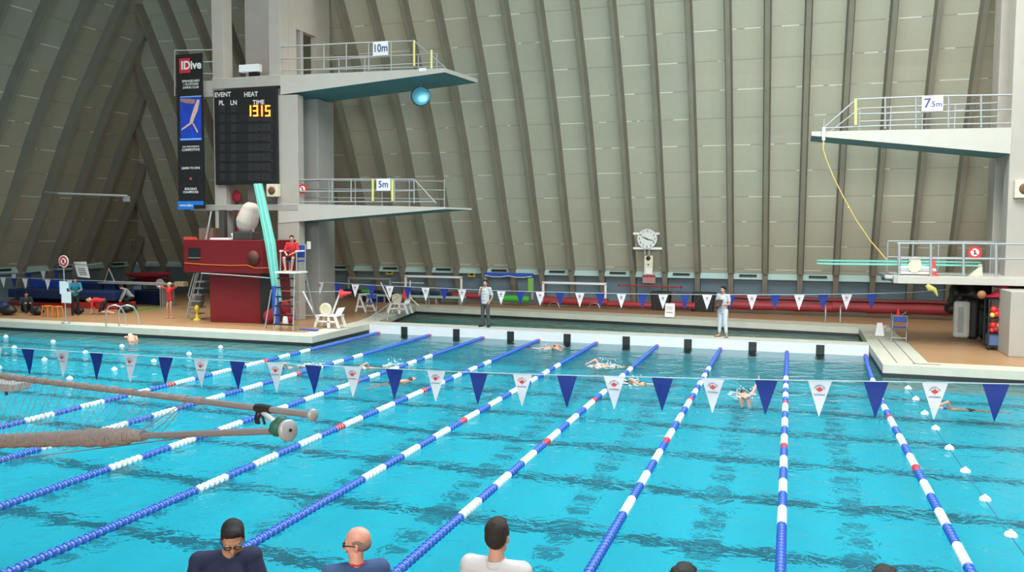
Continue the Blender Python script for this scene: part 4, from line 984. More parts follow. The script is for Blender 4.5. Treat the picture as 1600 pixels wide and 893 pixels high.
mb.build('web_strip', [mat('banner_blue', (.01, .17, .60), .6, var=0), M_wtxt], bn)
mb = MB()
M_pic = mat('picture_blue', (.01, .05, .42), .5, var=.5, scale=3); M_pflesh = mat('picture_flesh', (.62, .42, .34), .6, var=.2)
rect(mb, 281.5, 150, 314.5, 220, YBn-.008, .006, 0); rect(mb, 281.5, 150, 314.5, 151.5, YBn-.011, .004, 2); rect(mb, 281.5, 216, 314.5, 218.5, YBn-.011, .004, 2)
def pp_(lst, mi):
    q = [px(x, y, YBn-.012) for x, y in lst]; mb.add(q, [tuple(range(len(q)))], mi)
pp_([(308, 155), (312, 156), (309, 172), (303, 186), (298, 183), (303, 168)], 1); pp_([(298, 183), (303, 186), (301, 193), (296, 192)], 1)
pp_([(297, 191), (300, 193), (288, 201), (283, 204), (284, 201)], 1); pp_([(300, 192), (303, 193), (310, 206), (308, 207)], 1); pp_([(282, 154), (305, 155), (304, 162), (290, 161), (282, 158)], 3)
mb.build('diver_picture', [M_pic, M_pflesh, mat('picture_pale', (.2, .45, .8), .6, var=0), mat('picture_shade', (.35, .17, .14), .6, var=.3)], bn)
mb = MB(); p = px(298, 279, YBn-.012); mb.add([p+V((x*.07, 0, y*.07)) for x, y in LEAF], [tuple(range(len(LEAF)))]); mb.build('leaf_mark', M_leaf, bn)

# lamp box on the beam, loudspeakers, convex mirror
mb = MB(); c, w, h = rect(mb, 373, 100.5, 404, 112, YT-.02, .25)
lb = thing('floodlight', (c.x, YT, c.z-h/2-.06), 'pale rectangular floodlight box on the beam above the scoreboard', 'floodlight')
mb.build('housing', M_signw, lb, bevel=.01)
mb = MB(); mb.box((c.x-.08, YT+.1, 10.02), (c.x+.3, YT+.3, c.z-h/2+.02)); mb.build('bracket', M_black, lb)
def speaker(x, y, Y, lab, s=.28):
    p = px(x, y, Y); r_ = thing('loudspeaker', p, lab, 'loudspeaker')
    mb = MB(); mb.box((p.x-s, Y-.15, p.z-s), (p.x+s, Y+.1, p.z+s)); mb.build('cabinet', M_cream, r_, bevel=.02)
    mb = MB(); mb.lathe([(s*.15, 0), (s*.62, 0.0), (s*.62, .02), (s*.3, .03)], 20, 0, Matrix.Translation((p.x, Y-.15, p.z)) @ Matrix.Rotation(R(90), 4, 'X')); mb.build('cone', mat('speaker_brown', (.16, .07, .035), .7), r_)
speaker(428, 297.5, YT-.12, 'square cream loudspeaker with brown cone under the scoreboard', .25)
speaker(1600, 295, YR-.11, 'square cream loudspeaker cut by the right edge', .28)
c = px(657, 150, YT+1.2)
mr = thing('convex_mirror', c, 'round convex mirror reflecting blue, hanging under the ten metre platform', 'mirror')
Mm = Matrix.Translation(c) @ Matrix.Rotation(R(90), 4, 'X') @ Matrix.Rotation(R(18), 4, 'Y')
mb = MB(); mb.lathe([(.36, -.05), (.38, -.02), (.36, .0)], 28, 0, Mm); mb.build('rim', M_black, mr)
mb = MB(); mb.lathe([(.345, 0), (.30, .014), (.2, .026), (.08, .032), (.01, .033)], 28, 0, Mm @ Matrix.Translation((.02, 0, 0)))
mm = mat('mirror_blue_reflection', (.12, .50, .70), .25, .25, var=.15, scale=3); mb.build('mirror_face', mm, mr)  # the mirror's blue reflection is put into its base colour
mb = MB(); mb.rod(c+V((0, .05, .3)), V((c.x, YT+1.3, 9.95)), .02); mb.build('hanger', M_alu, mr)

# ------------------------------------------------------------------ red booth
YU, YL = 27.3, 27.75
mb = MB(); c, w, h = rect(mb, 287, 375, 421, 428, YU, 1.6)
bo = thing('judges_booth', (c.x, YU+.8, ZD), 'two-storey red painted booth under the scoreboard, beside the leaning board', 'booth')
a = px(287, 400, YU); b = px(421, 400, YU); zt = px(350, 374.5, YU).z; zb_ = px(350, 426, YU).z
mb = MB(); mb.prism([(a.x, YU), (b.x-.35, YU), (b.x, YU+.5), (b.x, YU+1.8), (a.x+.0, YU+1.8)], zb_, zt); mb.build('upper_cabin', M_red, bo, bevel=.015)
mb = MB(); rect(mb, 294, 387, 313, 406, YU-.006, .01); mb.build('hatch', M_black, bo)
mb = MB(); rect(mb, 294, 402, 313, 403, YU-.03, .02); mb.build('hatch_sill', M_alu, bo)
la = px(329.5, 480, YL); lb_ = px(403, 480, YL); lc = px(415, 480, YL+.3)
mb = MB(); mb.prism([(la.x, YL-.05), (lb_.x, YL+.15), (lb_.x+.35, YL+.5), (lb_.x+.35, YL+1.7), (la.x, YL+1.7)], ZD, zb_-.02); mb.build('lower_cabin', M_red, bo, bevel=.015)
mb = MB(); mb.prism([(lb_.x+.02, YL+.13), (lb_.x+.36, YL+.44), (lb_.x+.40, YL+.44), (lb_.x+.40, YL+.42), (lb_.x+.04, YL+.10)], ZD+.02, zb_-.05); mb.build('black_side_sheet', M_black, bo)  # near-black sheet over the lower cabin's angled right side
for i in range(5):
    p = px(408, 432+i*14, YL+.2); mb = MB(); mb.ball((p.x, YL+.2, p.z), .03, 8); mb.build('catch', M_signw, bo)
cc = px(396.5, 402, YU-.04)
mb = MB(); mb.lathe([(.02, 0), (.24, 0), (.26, .03), (.02, .04)], 26, 0, Matrix.Translation(cc) @ Matrix.Rotation(R(90), 4, 'X')); mb.build('round_cover', mat('brown_mesh', (.10, .03, .02), .7, var=.3, scale=20), bo)
mb = MB(); mb.tube([px(x, y, YU-.03) for x, y in ((288, 410.5), (320, 413), (360, 414.5), (386, 414), (398, 418.5), (421, 418))], .014, 6); tag(mb.build('orange_hose', M_orange), 'thin orange hose strung along the front of the red booth', 'hose')
mb = MB(); mb.tube([px(x, y, YU-.05) for x, y in ((314, 426.5), (355, 429), (390, 431.5), (421, 434))], .018, 6); tag(mb.build('white_line', M_cord), 'white line drooping under the upper red cabin', 'rope')
# things on the booth roof
def blob(name, pts, mt, lab, cat, vox=.03, group=None):
    mb = MB()
    for c, r in pts: mb.ball(c, r, 12)
    o = mb.build(name, mt, remesh=vox, smooth_it=3); tag(o, lab, cat, group); return o
Yk = YU+.7
p = lambda x, y, Y=Yk: px(x, y, Y)
mb = MB(); mb.tube([p(394, 317), p(393, 322), p(390, 334), p(386, 346), p(384, 356), p(383, 362)], [.18, .30, .38, .42, .34, .22], 14)
tag(mb.build('covered_spotlight', mat('pale_canvas', (.55, .46, .40), .8, var=.2, scale=3, bump=.5), remesh=.04, smooth_it=3), 'bulky equipment under a pale canvas cover above the red booth', 'covered equipment')
st = thing('equipment_stand', (p(390, 373).x, Yk, zt), 'dark stand with machinery carrying the canvas-covered equipment', 'stand')
mb = MB(); a_ = p(383, 366); mb.box((a_.x-.35, Yk-.3, zt), (a_.x+.5, Yk+.3, a_.z+.1)); mb.build('base', mat('dark_grey_box', (.05, .05, .05), .6), st, bevel=.03)
mb = MB(); mb.rod((a_.x, Yk, a_.z), tuple(p(387, 350)), .08); mb.rod((a_.x+.35, Yk, a_.z), tuple(p(396, 345)), .05); mb.build('post', M_alu, st)
mb = MB(); mb.ball(tuple(p(363, 366)), .05, 8); mb.rod(p(363, 366), p(363, 374.5), .02); tag(mb.build('microphone', M_cream), 'small pale microphone standing on the booth roof', 'microphone')
mb = MB(); q = p(358, 372); mb.prism([(q.x-.5, YU+.2), (q.x+.35, YU+.2), (q.x+.35, YU+.75), (q.x-.5, YU+.75)], zt+.0, zt+.07); tag(mb.build('paper_stack', M_signw), 'loose white papers on the booth roof', 'papers')
mb = MB(); q = p(304, 372); mb.box((q.x-.2, YU+.3, zt), (q.x+.2, YU+.6, zt+.09)); tag(mb.build('booklet', M_leaf), 'red and white booklet on the left of the booth roof', 'booklet')
mb = MB(); a1, b1_ = p(345, 330, YU+1.0), p(356, 374, YU+1.0); mb.box((a1.x-.1, YU+1, zt), (a1.x+.15, YU+1.2, 4.72)); mb.box((a1.x+.55, YU+1.0, zt), (a1.x+.62, YU+1.2, 4.72)); tag(mb.build('roof_posts', mat('dark_post', (.05, .05, .045), .6)), 'dark posts rising from the booth roof to the beam', 'posts')
mb = MB(); a1 = p(322, 374, YU+1); mb.tube([a1, px(330, 330, YU+1.3)], .035, 6); mb.tube([px(322, 374, YU+1.05), px(326, 352, YU+1.05)], .05, 6); tag(mb.build('leaning_poles', M_alu), 'slanting poles left on the booth roof', 'poles')
mb = MB(); mb.box((p(300, 350).x, YU+1.1, zt), (p(322, 350).x, YU+1.5, p(310, 356).z)); tag(mb.build('cardboard_box', mat('cardboard', (.18, .12, .09), .8)), 'brown box at the back of the booth roof', 'box')
mb = MB(); mb.box((p(354, 350).x, YU+1.3, zt), (p(368, 350).x, YU+1.6, p(360, 331).z)); tag(mb.build('folded_banner', M_redp, ), 'dark red board standing behind the canvas-covered equipment', 'board')
mb = MB(); q = px(370, 307, YT+.3); mb.ball(q, (.22, .12, .24), 14); mb.ball(q+V((0, -.05, .2)), (.1, .08, .08), 10); tag(mb.build('life_jacket', mat('dark_red_fabric', (.30, .01, .03), .7)), 'dark red life jacket hanging below the scoreboard', 'life jacket')

# stairs at the left of the booth
s0 = at(296, 499, z=ZD)
sl_ = thing('ladder', (s0.x, s0.y, ZD), 'steel ladder with handrails up to the left side of the red booth', 'ladder')
mb = MB(); Ya = s0.y
def L(x, y, d=0): return px(x, y, Ya+d)
for d in (0, .5):
    mb.tube([L(291+d*6, 498, d), L(296+d*6, 470, d), L(307+d*6, 426, d)], .028, 7)
    mb.tube([L(296+d*28, 468, d), L(294+d*28, 461, d), L(303+d*26, 427, d)], .022, 7)
mb.build('rails', M_alu, sl_)
for i in range(6):
    t = i/6; mb = MB(); a_ = L(292+t*13, 490-t*60, .0); mb.box((a_.x, Ya, a_.z-.02), (a_.x+.5, Ya+.45, a_.z+.02)); mb.build('step', M_alu, sl_)
mb = MB(); q = at(308, 500, z=ZD); mb.lathe([(.16, ZD), (.15, ZD+.05), (.06, ZD+.09), (.05, ZD+.35), (.09, ZD+.38), (.09, ZD+.55), (.05, ZD+.6)], 14, 0, Matrix.Translation((q.x, q.y, 0))); tag(mb.build('yellow_pedestal', mat('yellow_plastic', (.62, .48, .02), .5)), 'small yellow pedestal on the deck by the ladder', 'pedestal')
blob('grey_bag', [(px(309, 470, Ya+.4), (.28, .2, .32)), (px(312, 462, Ya+.4), (.2, .18, .15))], mat('grey_bag_cloth', (.20, .19, .20), .8, bump=.4), 'grey cloth bag hanging between ladder and booth', 'bag')

# leaning springboard
YB0 = at(433, 507, z=ZD).y
bt = thing('springboard', at(433, 507, z=ZD), 'long seafoam springboard stood on end and leaning beside the lifeguard chair', 'diving board')
tl_, tr_ = px(396, 287, 27.7), px(409, 286.5, 27.7); YB0 = min(YB0, YU-.45); bl, br_ = px(428, 470, YB0+.1), px(440, 470, YB0-.0)
m1, m2 = px(414, 380, YU-.16), px(430, 380, YU-.2)
mb = MB(); N_ = V((.1, -.9, .2)).normalized()*.05
mb.add([tl_, tr_, m2, br_, bl, m1]+[q-N_ for q in (tl_, tr_, m2, br_, bl, m1)], [(0, 5, 2, 1), (5, 4, 3, 2), (6, 7, 8, 11), (11, 8, 9, 10), (0, 1, 7, 6), (1, 2, 8, 7), (2, 3, 9, 8), (3, 4, 10, 9), (4, 5, 11, 10), (5, 0, 6, 11)])
mb.build('board', M_green, bt)
for t_ in (.3, .7):
    mb = MB(); mb.tube([tl_.lerp(tr_, t_)+N_*.3, m1.lerp(m2, t_)+N_*.3, bl.lerp(br_, t_)+N_*.3], .018, 6); mb.build('rib', mat('pale_seafoam', (.30, .66, .58), .5), bt)
mb = MB(); mb.add([px(414, 392, YB0+.55), px(426, 392, YB0+.55), px(433, 420, YB0+.4), px(424, 420, YB0+.4)], [(0, 3, 2, 1)]); mb.extrude([px(415, 391, YB0+.45), px(418, 391, YB0+.45), px(427, 420, YB0+.3), px(423, 420, YB0+.3)], (0, .02, 0)); mb.build('grip_patch', M_black, bt)
mb = MB(); mb.tube([px(429.5, 447, YB0+.05), px(431, 478, YB0-.05), px(433, 505, YB0-.1)], [.11, .13, .12], 10); mb.build('foam_sleeve', M_blue, bt)
mb = MB(); mb.rod(px(424, 452, YB0+.1), at(414, 512, z=ZD+.01), .025); mb.lathe([(.06, 0), (.06, .04), (.02, .05)], 10, 0, Matrix.Translation(at(414, 512, z=ZD))); mb.rod(px(436, 448, YB0), px(424, 455, YB0+.1), .02); mb.build('prop', M_alu, bt)
for x_, lab_, mt_ in ((426, 'white bottle-shaped cone at the foot of the leaning board', M_signw), (440, 'white bucket between the leaning board and the lifeguard chair', M_signw)):
    q = at(x_, 509, z=ZD); mb = MB(); mb.lathe([(.10, 0), (.12, .05), (.09, .28), (.06, .36)], 14, 0, Matrix.Translation(q+V((0, .25, 0)))); tag(mb.build('bucket', mt_), lab_, 'bucket')
blob('red_bag', [(px(420, 494, YB0+.9), (.22, .2, .26)), (px(428, 490, YB0+.9), (.2, .18, .26))], cloth('red_nylon', (.30, .015, .03)), 'dark red bag lying behind the foot of the leaning board', 'bag')
blob('red_bag', [(px(451, 497, YLG+1.5), (.25, .2, .20)), (px(446, 480, YLG+1.5), (.2, .18, .25))], MATS['red_nylon'], 'dark red bag behind the ladder of the lifeguard chair', 'bag')
# red jackets hanging on a rack right of the chair
rk = thing('coat_rack', at(480, 492, z=ZD), 'low rack with dark red cloths between lifeguard chair and concrete column', 'rack')
q = at(480, 492, z=ZD); Yk2 = q.y
mb = MB(); rail_run(mb, [px(469, 490, Yk2), px(469, 428, Yk2), px(500, 428, Yk2), px(500, 490, Yk2)], .03); mb.build('frame', M_black, rk)
for i, x_ in enumerate((474, 485, 495)):
    t = MB(); 
    for k_ in range(4): t.ball(px(x_+random.uniform(-2, 2), 436+k_*10, Yk2-.05), (.15, .10, .18), 10)
    t.build('hanging_cloth', MATS['red_nylon'] if i != 1 else mat('red_cloth2', (.45, .02, .03), .8), rk, remesh=.03, smooth_it=2)
mb = MB(); q = at(482, 493, z=ZD)
for k_ in range(5): mb.ball(q+V((random.uniform(-.35, .35), random.uniform(-.1, .1), .04)), (.12, .08, .04), 8)
tag(mb.build('orange_flippers', M_orange), 'flat orange flippers on the deck behind the white chair', 'flippers')
mb = MB(); q = at(481, 516, z=ZD)
for k_ in range(4): mb.cap(q+V((-.3+k_*.18, 0, .02)), q+V((-.2+k_*.18, .12, .02)), .04, .03, 8)
tag(mb.build('blue_sandals', M_blue), 'blue sandals on the kerb at the foot of the lifeguard chair', 'sandals')
mb = MB(); c, w, h = rect(mb, 479.5, 377, 485.5, 389, YT+.42, .01); tag(mb.build('notice_paper', M_signw), 'white notice on the recessed wall right of the lifeguard', 'notice')

# white stands with round cushion and two raised poles
def vstand(x, y, lab, s=1.0):
    q = at(x, y, z=ZD); r_ = thing('reel_stand', q, lab, 'stand', 'white stands with round cushion')
    X0, Y0 = q.x, q.y
    def W(a, b, c): return V((X0+a*s, Y0+b*s, ZD+c*s))
    mb = MB()
    mb.box(W(-.42, -.02, .42), W(.44, .55, .47))
    for sx_ in (-1, 1):
        for sy_ in (0, .5):
            mb.extrude([W(sx_*.50-.05, sy_, 0), W(sx_*.50+.05, sy_, 0), W(sx_*.34+.06, sy_, .43), W(sx_*.34-.06, sy_, .43)], (0, .05, 0))
    mb.extrude([W(.02, 0, 0), W(.14, 0, 0), W(.12, 0, .43), W(.04, 0, .43)], (0, .05, 0)); mb.extrude([W(-.42, 0, .20), W(.42, 0, .20), W(.40, 0, .26), W(-.40, 0, .26)], (0, .04, 0))
    mb.extrude([W(.20, .25, .47), W(.46, .25, .47), W(.52, .45, .74), W(.22, .45, .70)], (0, .04, 0))
    mb.build('frame', M_white, r_, bevel=.01)
    mb = MB(); mb.lathe([(.02, 0), (.22*s, 0), (.24*s, .03), (.24*s, .09), (.17*s, .10), (.15*s, .085), (.02, .085)], 28, 0, Matrix.Translation(W(-.06, .12, .68)) @ Matrix.Rotation(R(90), 4, 'X'), smooth=False); mb.build('round_cushion', M_cream, r_)
    return r_, W
r_, W = vstand(510, 512, 'nearer white plastic stand with round cream cushion and poles in a V')
Yv = W(0, 0, 0).y+.3
for a_, b_, nm in (((474, 456), (494, 496), 'arm_pole'), ((532, 456), (518, 492), 'arm_pole')):
    mb = MB(); mb.rod(px(*b_, Yv), px(*a_, Yv), .035); mb.ball(px(*a_, Yv), .045, 8); mb.build(nm, M_white, r_)
mb = MB(); mb.tube([px(440, 454, Yv), px(474, 455.5, Yv), px(532, 455, Yv)], .010, 6); mb.build('cord', M_cord, r_)
# red cone slipped over the pole end
q = px(533, 459, Yv); Mc = Matrix.Translation(q) @ Matrix.Rotation(R(82), 4, 'Y')
mb = MB(); mb.lathe([(.17, 0), (.17, .03), (.11, .03), (.035, .42), (.02, .43)], 18, 0, Mc); tag(mb.build('traffic_cone', mat('hot_red', (.85, .05, .05), .45, var=0)), 'bright red cone lying sideways on the pole of the nearer white stand', 'cone')
r_, W = vstand(621, 490, 'white plastic stand with round cream cushion, further back beside the diving well', .95)
Yv2 = W(0, 0, 0).y+.3
mb = MB(); mb.rod(px(610, 473, Yv2), px(595, 441, Yv2), .035); mb.build('arm_pole', M_white, r_)
mb = MB(); mb.rod(px(640, 464, Yv2), px(655, 478, Yv2), .03); mb.rod(px(640, 464, Yv2), px(632, 470, Yv2), .02); mb.build('arm_pole', M_cream, r_)
mb = MB(); mb.rod(px(641, 438, Yv2), px(640, 462, Yv2), .03); mb.rod(px(612, 441, Yv2), px(662, 442, Yv2), .015); mb.build('cross_pole', M_white, r_)
mb = MB(); q = px(632, 458, Yv2+.1); mb.lathe([(.16, -.2), (.16, -.17), (.10, -.17), (.03, .22), (.01, .23)], 16, 0, Matrix.Translation(q)); tag(mb.build('traffic_cone', MATS['hot_red']), 'red cone beside the far white stand, behind a blue pennant', 'cone')
# white trestle
q = at(563, 488, z=ZD)
r_ = thing('trestle', q, 'white plastic trestle leg standing on the deck left of the blue folding chair', 'trestle')
for d in (0, .45):
    mb = MB()
    for a_, b_ in (((-.22, 0), (-.02, .78)), ((.26, 0), (-.04, .72)), ((-.18, .22), (.16, .22))): mb.rod(q+V((a_[0]+d*.5, d, a_[1]+.03)), q+V((b_[0]+d*.5, d, b_[1]+.03)), .045)
    mb.build('leg_frame', M_white, r_)
mb = MB(); mb.rod(q+V((-.03, 0, .78)), q+V((.19, .45, .78)), .05); mb.build('top_bar', M_white, r_)
def folding_chair(x, y, yaw, lab, closed=False):
    q = at(x, y, z=ZD); r_ = thing('folding_chair', q, lab, 'folding chair', 'blue folding chairs')
    M = Matrix.Translation(q) @ Matrix.Rotation(yaw, 4, 'Z')
    mb = MB()
    for s in (-.22, .22):
        mb.rod(M @ V((s, -.22, .01)), M @ V((s, .12, .82)), .014); mb.rod(M @ V((s, .24, .01)), M @ V((s, -.18, .44)), .014)
    mb.rod(M @ V((-.22, .12, .82)), M @ V((.22, .12, .82)), .014); mb.rod(M @ V((-.22, -.18, .12)), M @ V((.22, -.18, .12)), .012); mb.rod(M @ V((-.22, .2, .06)), M @ V((.22, .2, .06)), .012)
    mb.build('frame', M_alu, r_)
    mb = MB(); mb.box((-.21, -.2, .43), (.21, .18, .46), M=M); mb.build('seat', M_blue, r_, bevel=.01)
    mb = MB(); mb.box((-.21, .09, .62), (.21, .12, .80), M=M); mb.build('backrest', M_blue, r_, bevel=.01)
folding_chair(581, 489, R(20), 'blue folding chair behind the metal tripod, left of the diving well')
folding_chair(1405, 532, R(-10), 'blue folding chair on the pale kerb right of the diving well')
def tripod(x, y, hh, lab, legs=3, sp=.3, slant=None):
    q = at(x, y, z=ZD); mb = MB(); top = q+V((0, 0, hh))
    for i in range(legs):
        a = 2*PI*i/legs+.5; mb.rod(q+V((sp*math.cos(a), sp*math.sin(a), .01)), q+V((0, 0, hh*.55)), .014, 6)
    mb.rod(q+V((0, 0, hh*.4)), top, .018, 6)
    if slant: mb.rod(q+V((-.1, 0, hh*.35)), q+V(slant), .02, 6)
    return tag(mb.build('tripod', M_alu), lab, 'tripod')
tripod(588, 500, .55, 'low metal tripod with a long slanting pole left of the bulkhead end', 4, .42, (.95, 0, .95))
tripod(605, 500, .6, 'small metal tripod at the left end of the bulkhead', 4, .25)
tripod(1392, 522, .75, 'grey metal tripod at the right corner of the diving well', 3, .35, (.5, .2, .8))
q = at(1374, 524, z=ZD); mb = MB(); mb.add([q+V(v) for v in ((-.15, -.1, 0), (.15, -.1, 0), (.08, .0, .45), (-.08, .0, .45), (-.15, .2, 0), (.15, .2, 0), (.08, .06, .45), (-.08, .06, .45))], [(0, 1, 2, 3), (5, 4, 7, 6), (3, 2, 6, 7), (0, 3, 7, 4), (1, 5, 6, 2), (0, 4, 5, 1)])
tag(mb.build('floor_sign', M_signw), 'small white wedge sign at the right corner of the diving well', 'sign')
q = at(1403, 498, z=ZD); mb = MB(); mb.lathe([(.14, 0), (.14, .03), (.10, .04), (.03, .42), (.01, .43)], 16, 0, Matrix.Translation(q)); tag(mb.build('traffic_cone', MATS['hot_red']), 'small red cone on the deck behind the blue folding chair on the right', 'cone')

# ------------------------------------------------------------------ along the back wall
YW = 38.9
def goal(x0, y0, x1, y1, lab, m_=M_white, Y=YW, dep=.8):
    a = px(x0, y0, Y); b = px(x1, y1, Y); zb2 = max(ZD+.02, b.z); r_ = thing('water_polo_goal', (a.x, Y, ZD), lab, 'goal', 'goal frames by the back wall')
    mb = MB(); t_ = .05
    zt_ = a.z; a0 = V((a.x, Y, ZD+.0)); 
    mb.box((a.x-t_, Y-t_, zb2), (a.x+t_, Y+t_, zt_)); mb.box((b.x-t_, Y-t_, zb2), (b.x+t_, Y+t_, zt_)); mb.box((a.x-t_, Y-t_, zt_-t_), (b.x+t_, Y+t_, zt_+t_)); mb.build('frame', m_, r_, bevel=.008)
    mb = MB(); mb.rod((a.x, Y, zt_), (a.x+.1, Y+dep, ZD+.05), .02); mb.rod((b.x, Y, zt_), (b.x-.1, Y+dep, ZD+.05), .02); mb.rod((a.x+.1, Y+dep, ZD+.05), (b.x-.1, Y+dep, ZD+.05), .02); mb.rod((a.x, Y, zb2), (a.x+.1, Y+dep, ZD+.05), .02); mb.rod((b.x, Y, zb2), (b.x-.1, Y+dep, ZD+.05), .02); mb.build('back_stays', M_alu, r_)
    return r_, a, b
goal(634, 431, 721, 470, 'white goal frame at the back wall left of the person in white shirt')
goal(849, 441, 946, 475, 'white goal frame at the back wall between the two coaches')
goal(545, 434, 610, 462, 'dull grey goal frame in the dark corner beside the left tower', M_alu)
r_, a, b = goal(759, 429, 832, 468, 'goal with blue top bar and green side, behind the person in white shirt', M_alu)
mb = MB(); mb.box((a.x-.05, YW-.12, a.z-.10), (b.x+.05, YW+.05, a.z+.12)); mb.build('top_pad', M_blue, r_, bevel=.03)
mb = MB(); mb.box((b.x-.22, YW-.10, b.z+.35), (b.x+.02, YW+.05, a.z-.05)); mb.build('side_pad', mat('lime_green', (.20, .42, .08), .6), r_, bevel=.03)
mb = MB(); mb.tube([V((a.x+(b.x-a.x)*t/6, YW-.14, a.z-.02-.07*math.sin(PI*(t % 3)/3))) for t in range(7)], .02, 6); mb.build('lacing', M_signw, r_)
def roll(x0, x1, y0, y1, mt, lab, name='rolled_mat', cat='rolled mat', Y=YW-.25, rr=None, grp=None):
    a = px(x0, (y0+y1)/2, Y); b = px(x1, (y0+y1)/2, Y); r = rr or abs(px(x0, y0, Y).z-px(x0, y1, Y).z)/2
    zc = max(ZD+r+.005, (a.z+b.z)/2)
    mb = MB(); n = max(3, int((b.x-a.x)/.5))
    mb.tube([V((a.x+(b.x-a.x)*i/n, Y+.02*math.sin(i*2.1), zc+.01*math.sin(i*1.3))) for i in range(n+1)], [r*(.92+.08*math.sin(i*1.7+a.x)) for i in range(n+1)], 12)
    return tag(mb.build(name, mt), lab, cat, grp)
M_redm = mat('dull_red_vinyl', (.32, .03, .04), .55, var=.25, scale=2)
roll(787, 827, 461, 472, M_greenp, 'green rolled mat under the blue-topped goal')
roll(690, 756, 456, 466, M_redm, 'red rolled mat right of the leftmost white goal')
roll(850, 950, 464, 477, M_redm, 'red rolled mat with pale top, inside the second white goal')
roll(950, 1018, 470, 481, M_redm, 'red rolled mat left of the black bins'); roll(1048, 1086, 471, 483, M_redm, 'red rolled mat between the black bins')
roll(1117, 1300, 470, 485, M_redm, 'long red rolled mat right of the barefoot coach'); roll(1300, 1495, 474, 490, M_redm, 'long red rolled mat under the springboards')
roll(1130, 1490, 465, 472, mat('deep_red_vinyl', (.20, .015, .02), .5, var=.2), 'thin dark red mat lying behind the long red rolls', Y=YW+.3)
for x0, x1, y0, lab in ((1018, 1048, 455, 'black bin against the back wall below the clock'), (1084, 1117, 456, 'black bin against the back wall left of the barefoot coach')):
    Yb = YW+.1; a = px(x0, 470, Yb); b = px(x1, 470, Yb); zt_ = px(x0, y0, Yb).z
    r_ = thing('storage_bin', ((a.x+b.x)/2, Yb, ZD), lab, 'bin', 'bins at the back wall')
    mb = MB(); mb.add([V(v) for v in ((a.x+.06, Yb-.3, ZD), (b.x-.06, Yb-.3, ZD), (b.x-.06, Yb+.3, ZD), (a.x+.06, Yb+.3, ZD), (a.x, Yb-.35, zt_-.08), (b.x, Yb-.35, zt_-.08), (b.x, Yb+.35, zt_-.08), (a.x, Yb+.35, zt_-.08))], [(3, 2, 1, 0), (4, 5, 6, 7), (0, 1, 5, 4), (1, 2, 6, 5), (2, 3, 7, 6), (3, 0, 4, 7)]); mb.build('tub', M_black, r_, bevel=.02)
    mb = MB(); mb.box((a.x-.03, Yb-.38, zt_-.08), (b.x+.03, Yb+.38, zt_)); mb.build('lid', M_black, r_, bevel=.02)
mb = MB(); Yb = YW+.1; a = px(1050, 470, Yb); b = px(1082, 470, Yb); mb.box((a.x, Yb-.3, ZD), (b.x, Yb+.3, px(1050, 457, Yb).z)); mb.box((a.x-.02, Yb-.33, px(1050, 457, Yb).z), (b.x+.02, Yb+.33, px(1050, 455.5, Yb).z)); tag(mb.build('storage_bin', mat('grey_green_bin', (.08, .10, .10), .6), bevel=.015), 'grey bin between the two black bins', 'bin', 'bins at the back wall')
mb = MB(); mb.rod(px(970, 445, YW-.2), px(1060, 448, YW-.2), .035); mb.ball(px(967, 445, YW-.2), .06, 8); mb.ball(px(1064, 448, YW-.2), .07, 8); mb.rod(px(985, 447, YW-.2), V((px(985, 447, YW-.2).x, YW-.2, ZD)), .015); mb.rod(px(1050, 448, YW-.2), V((px(1050, 448, YW-.2).x, YW-.2, ZD)), .015); tag(mb.build('rescue_pole', M_redm), 'red pole resting level on thin stands below the clock', 'pole')
# A-frame notice
q = at(1046, 496, z=ZD)
r_ = thing('floor_notice', q, 'small white A-frame notice on the far kerb of the diving well', 'sign')
mb = MB(); M = Matrix.Translation(q)
mb.box((-.20, -.012, .02), (.20, .012, .56), M=M @ Matrix.Rotation(R(-12), 4, 'X')); mb.box((-.20, .20, .02), (.20, .224, .56), M=M @ Matrix.Translation((0, .03, 0)) @ Matrix.Rotation(R(12), 4, 'X')); mb.build('panel', M_signw, r_, bevel=.01)
mb = MB(); 
for zz, hh in ((.44, .025), (.36, .02), (.22, .04)): mb.box((-.13, -.02, zz-hh/2), (.13, -.014, zz+hh/2), M=M @ Matrix.Rotation(R(-12), 4, 'X'))
mb.build('print', mat('faded_red_print', (.5, .2, .2), .6, var=0), r_)
# ladder rails of the well
for x_, lab in ((1289, 'left'), (1312, 'right')):
    q = at(x_, 503, z=ZD); mb = MB(); mb.tube([q+V((0, 0, 0)), q+V((0, 0, .55)), q+V((0, -.06, .66)), q+V((0, -.2, .70)), q+V((0, -.34, .62)), q+V((0, -.40, .35)), q+V((0, -.42, .05))], .022, 8); tag(mb.build('grab_rail', M_metal), '%s steel grab rail at the far side of the diving well' % lab, 'grab rail', None)
for x_, lab in ((717, 'pair of thin steel rail posts left of the person in white shirt'),):
    q = at(x_, 484, z=ZD); mb = MB()
    for d in (0, 1.6): mb.rod(q+V((-d, 0, 0)), q+V((-d, 0, .75)), .022); mb.rod(q+V((-d, 0, .75)), q+V((-d, .3, .75)), .022); mb.rod(q+V((-d, .3, .75)), q+V((-d, .3, 0)), .022)
    tag(mb.build('grab_rail', M_metal), lab, 'grab rail')
for x_, y_, lab in ((866, 480, 'bent steel rail below the left end of the second white goal'), (929, 482, 'bent steel rail below the right end of the second white goal')):
    q = at(x_, y_, z=ZD); mb = MB(); mb.tube([q+V((-.3, 0, .02)), q+V((-.18, 0, .22)), q+V((0, 0, .27)), q+V((.18, 0, .2)), q+V((.25, 0, .02))], .02, 8); tag(mb.build('bent_rail', M_metal), lab, 'rail')
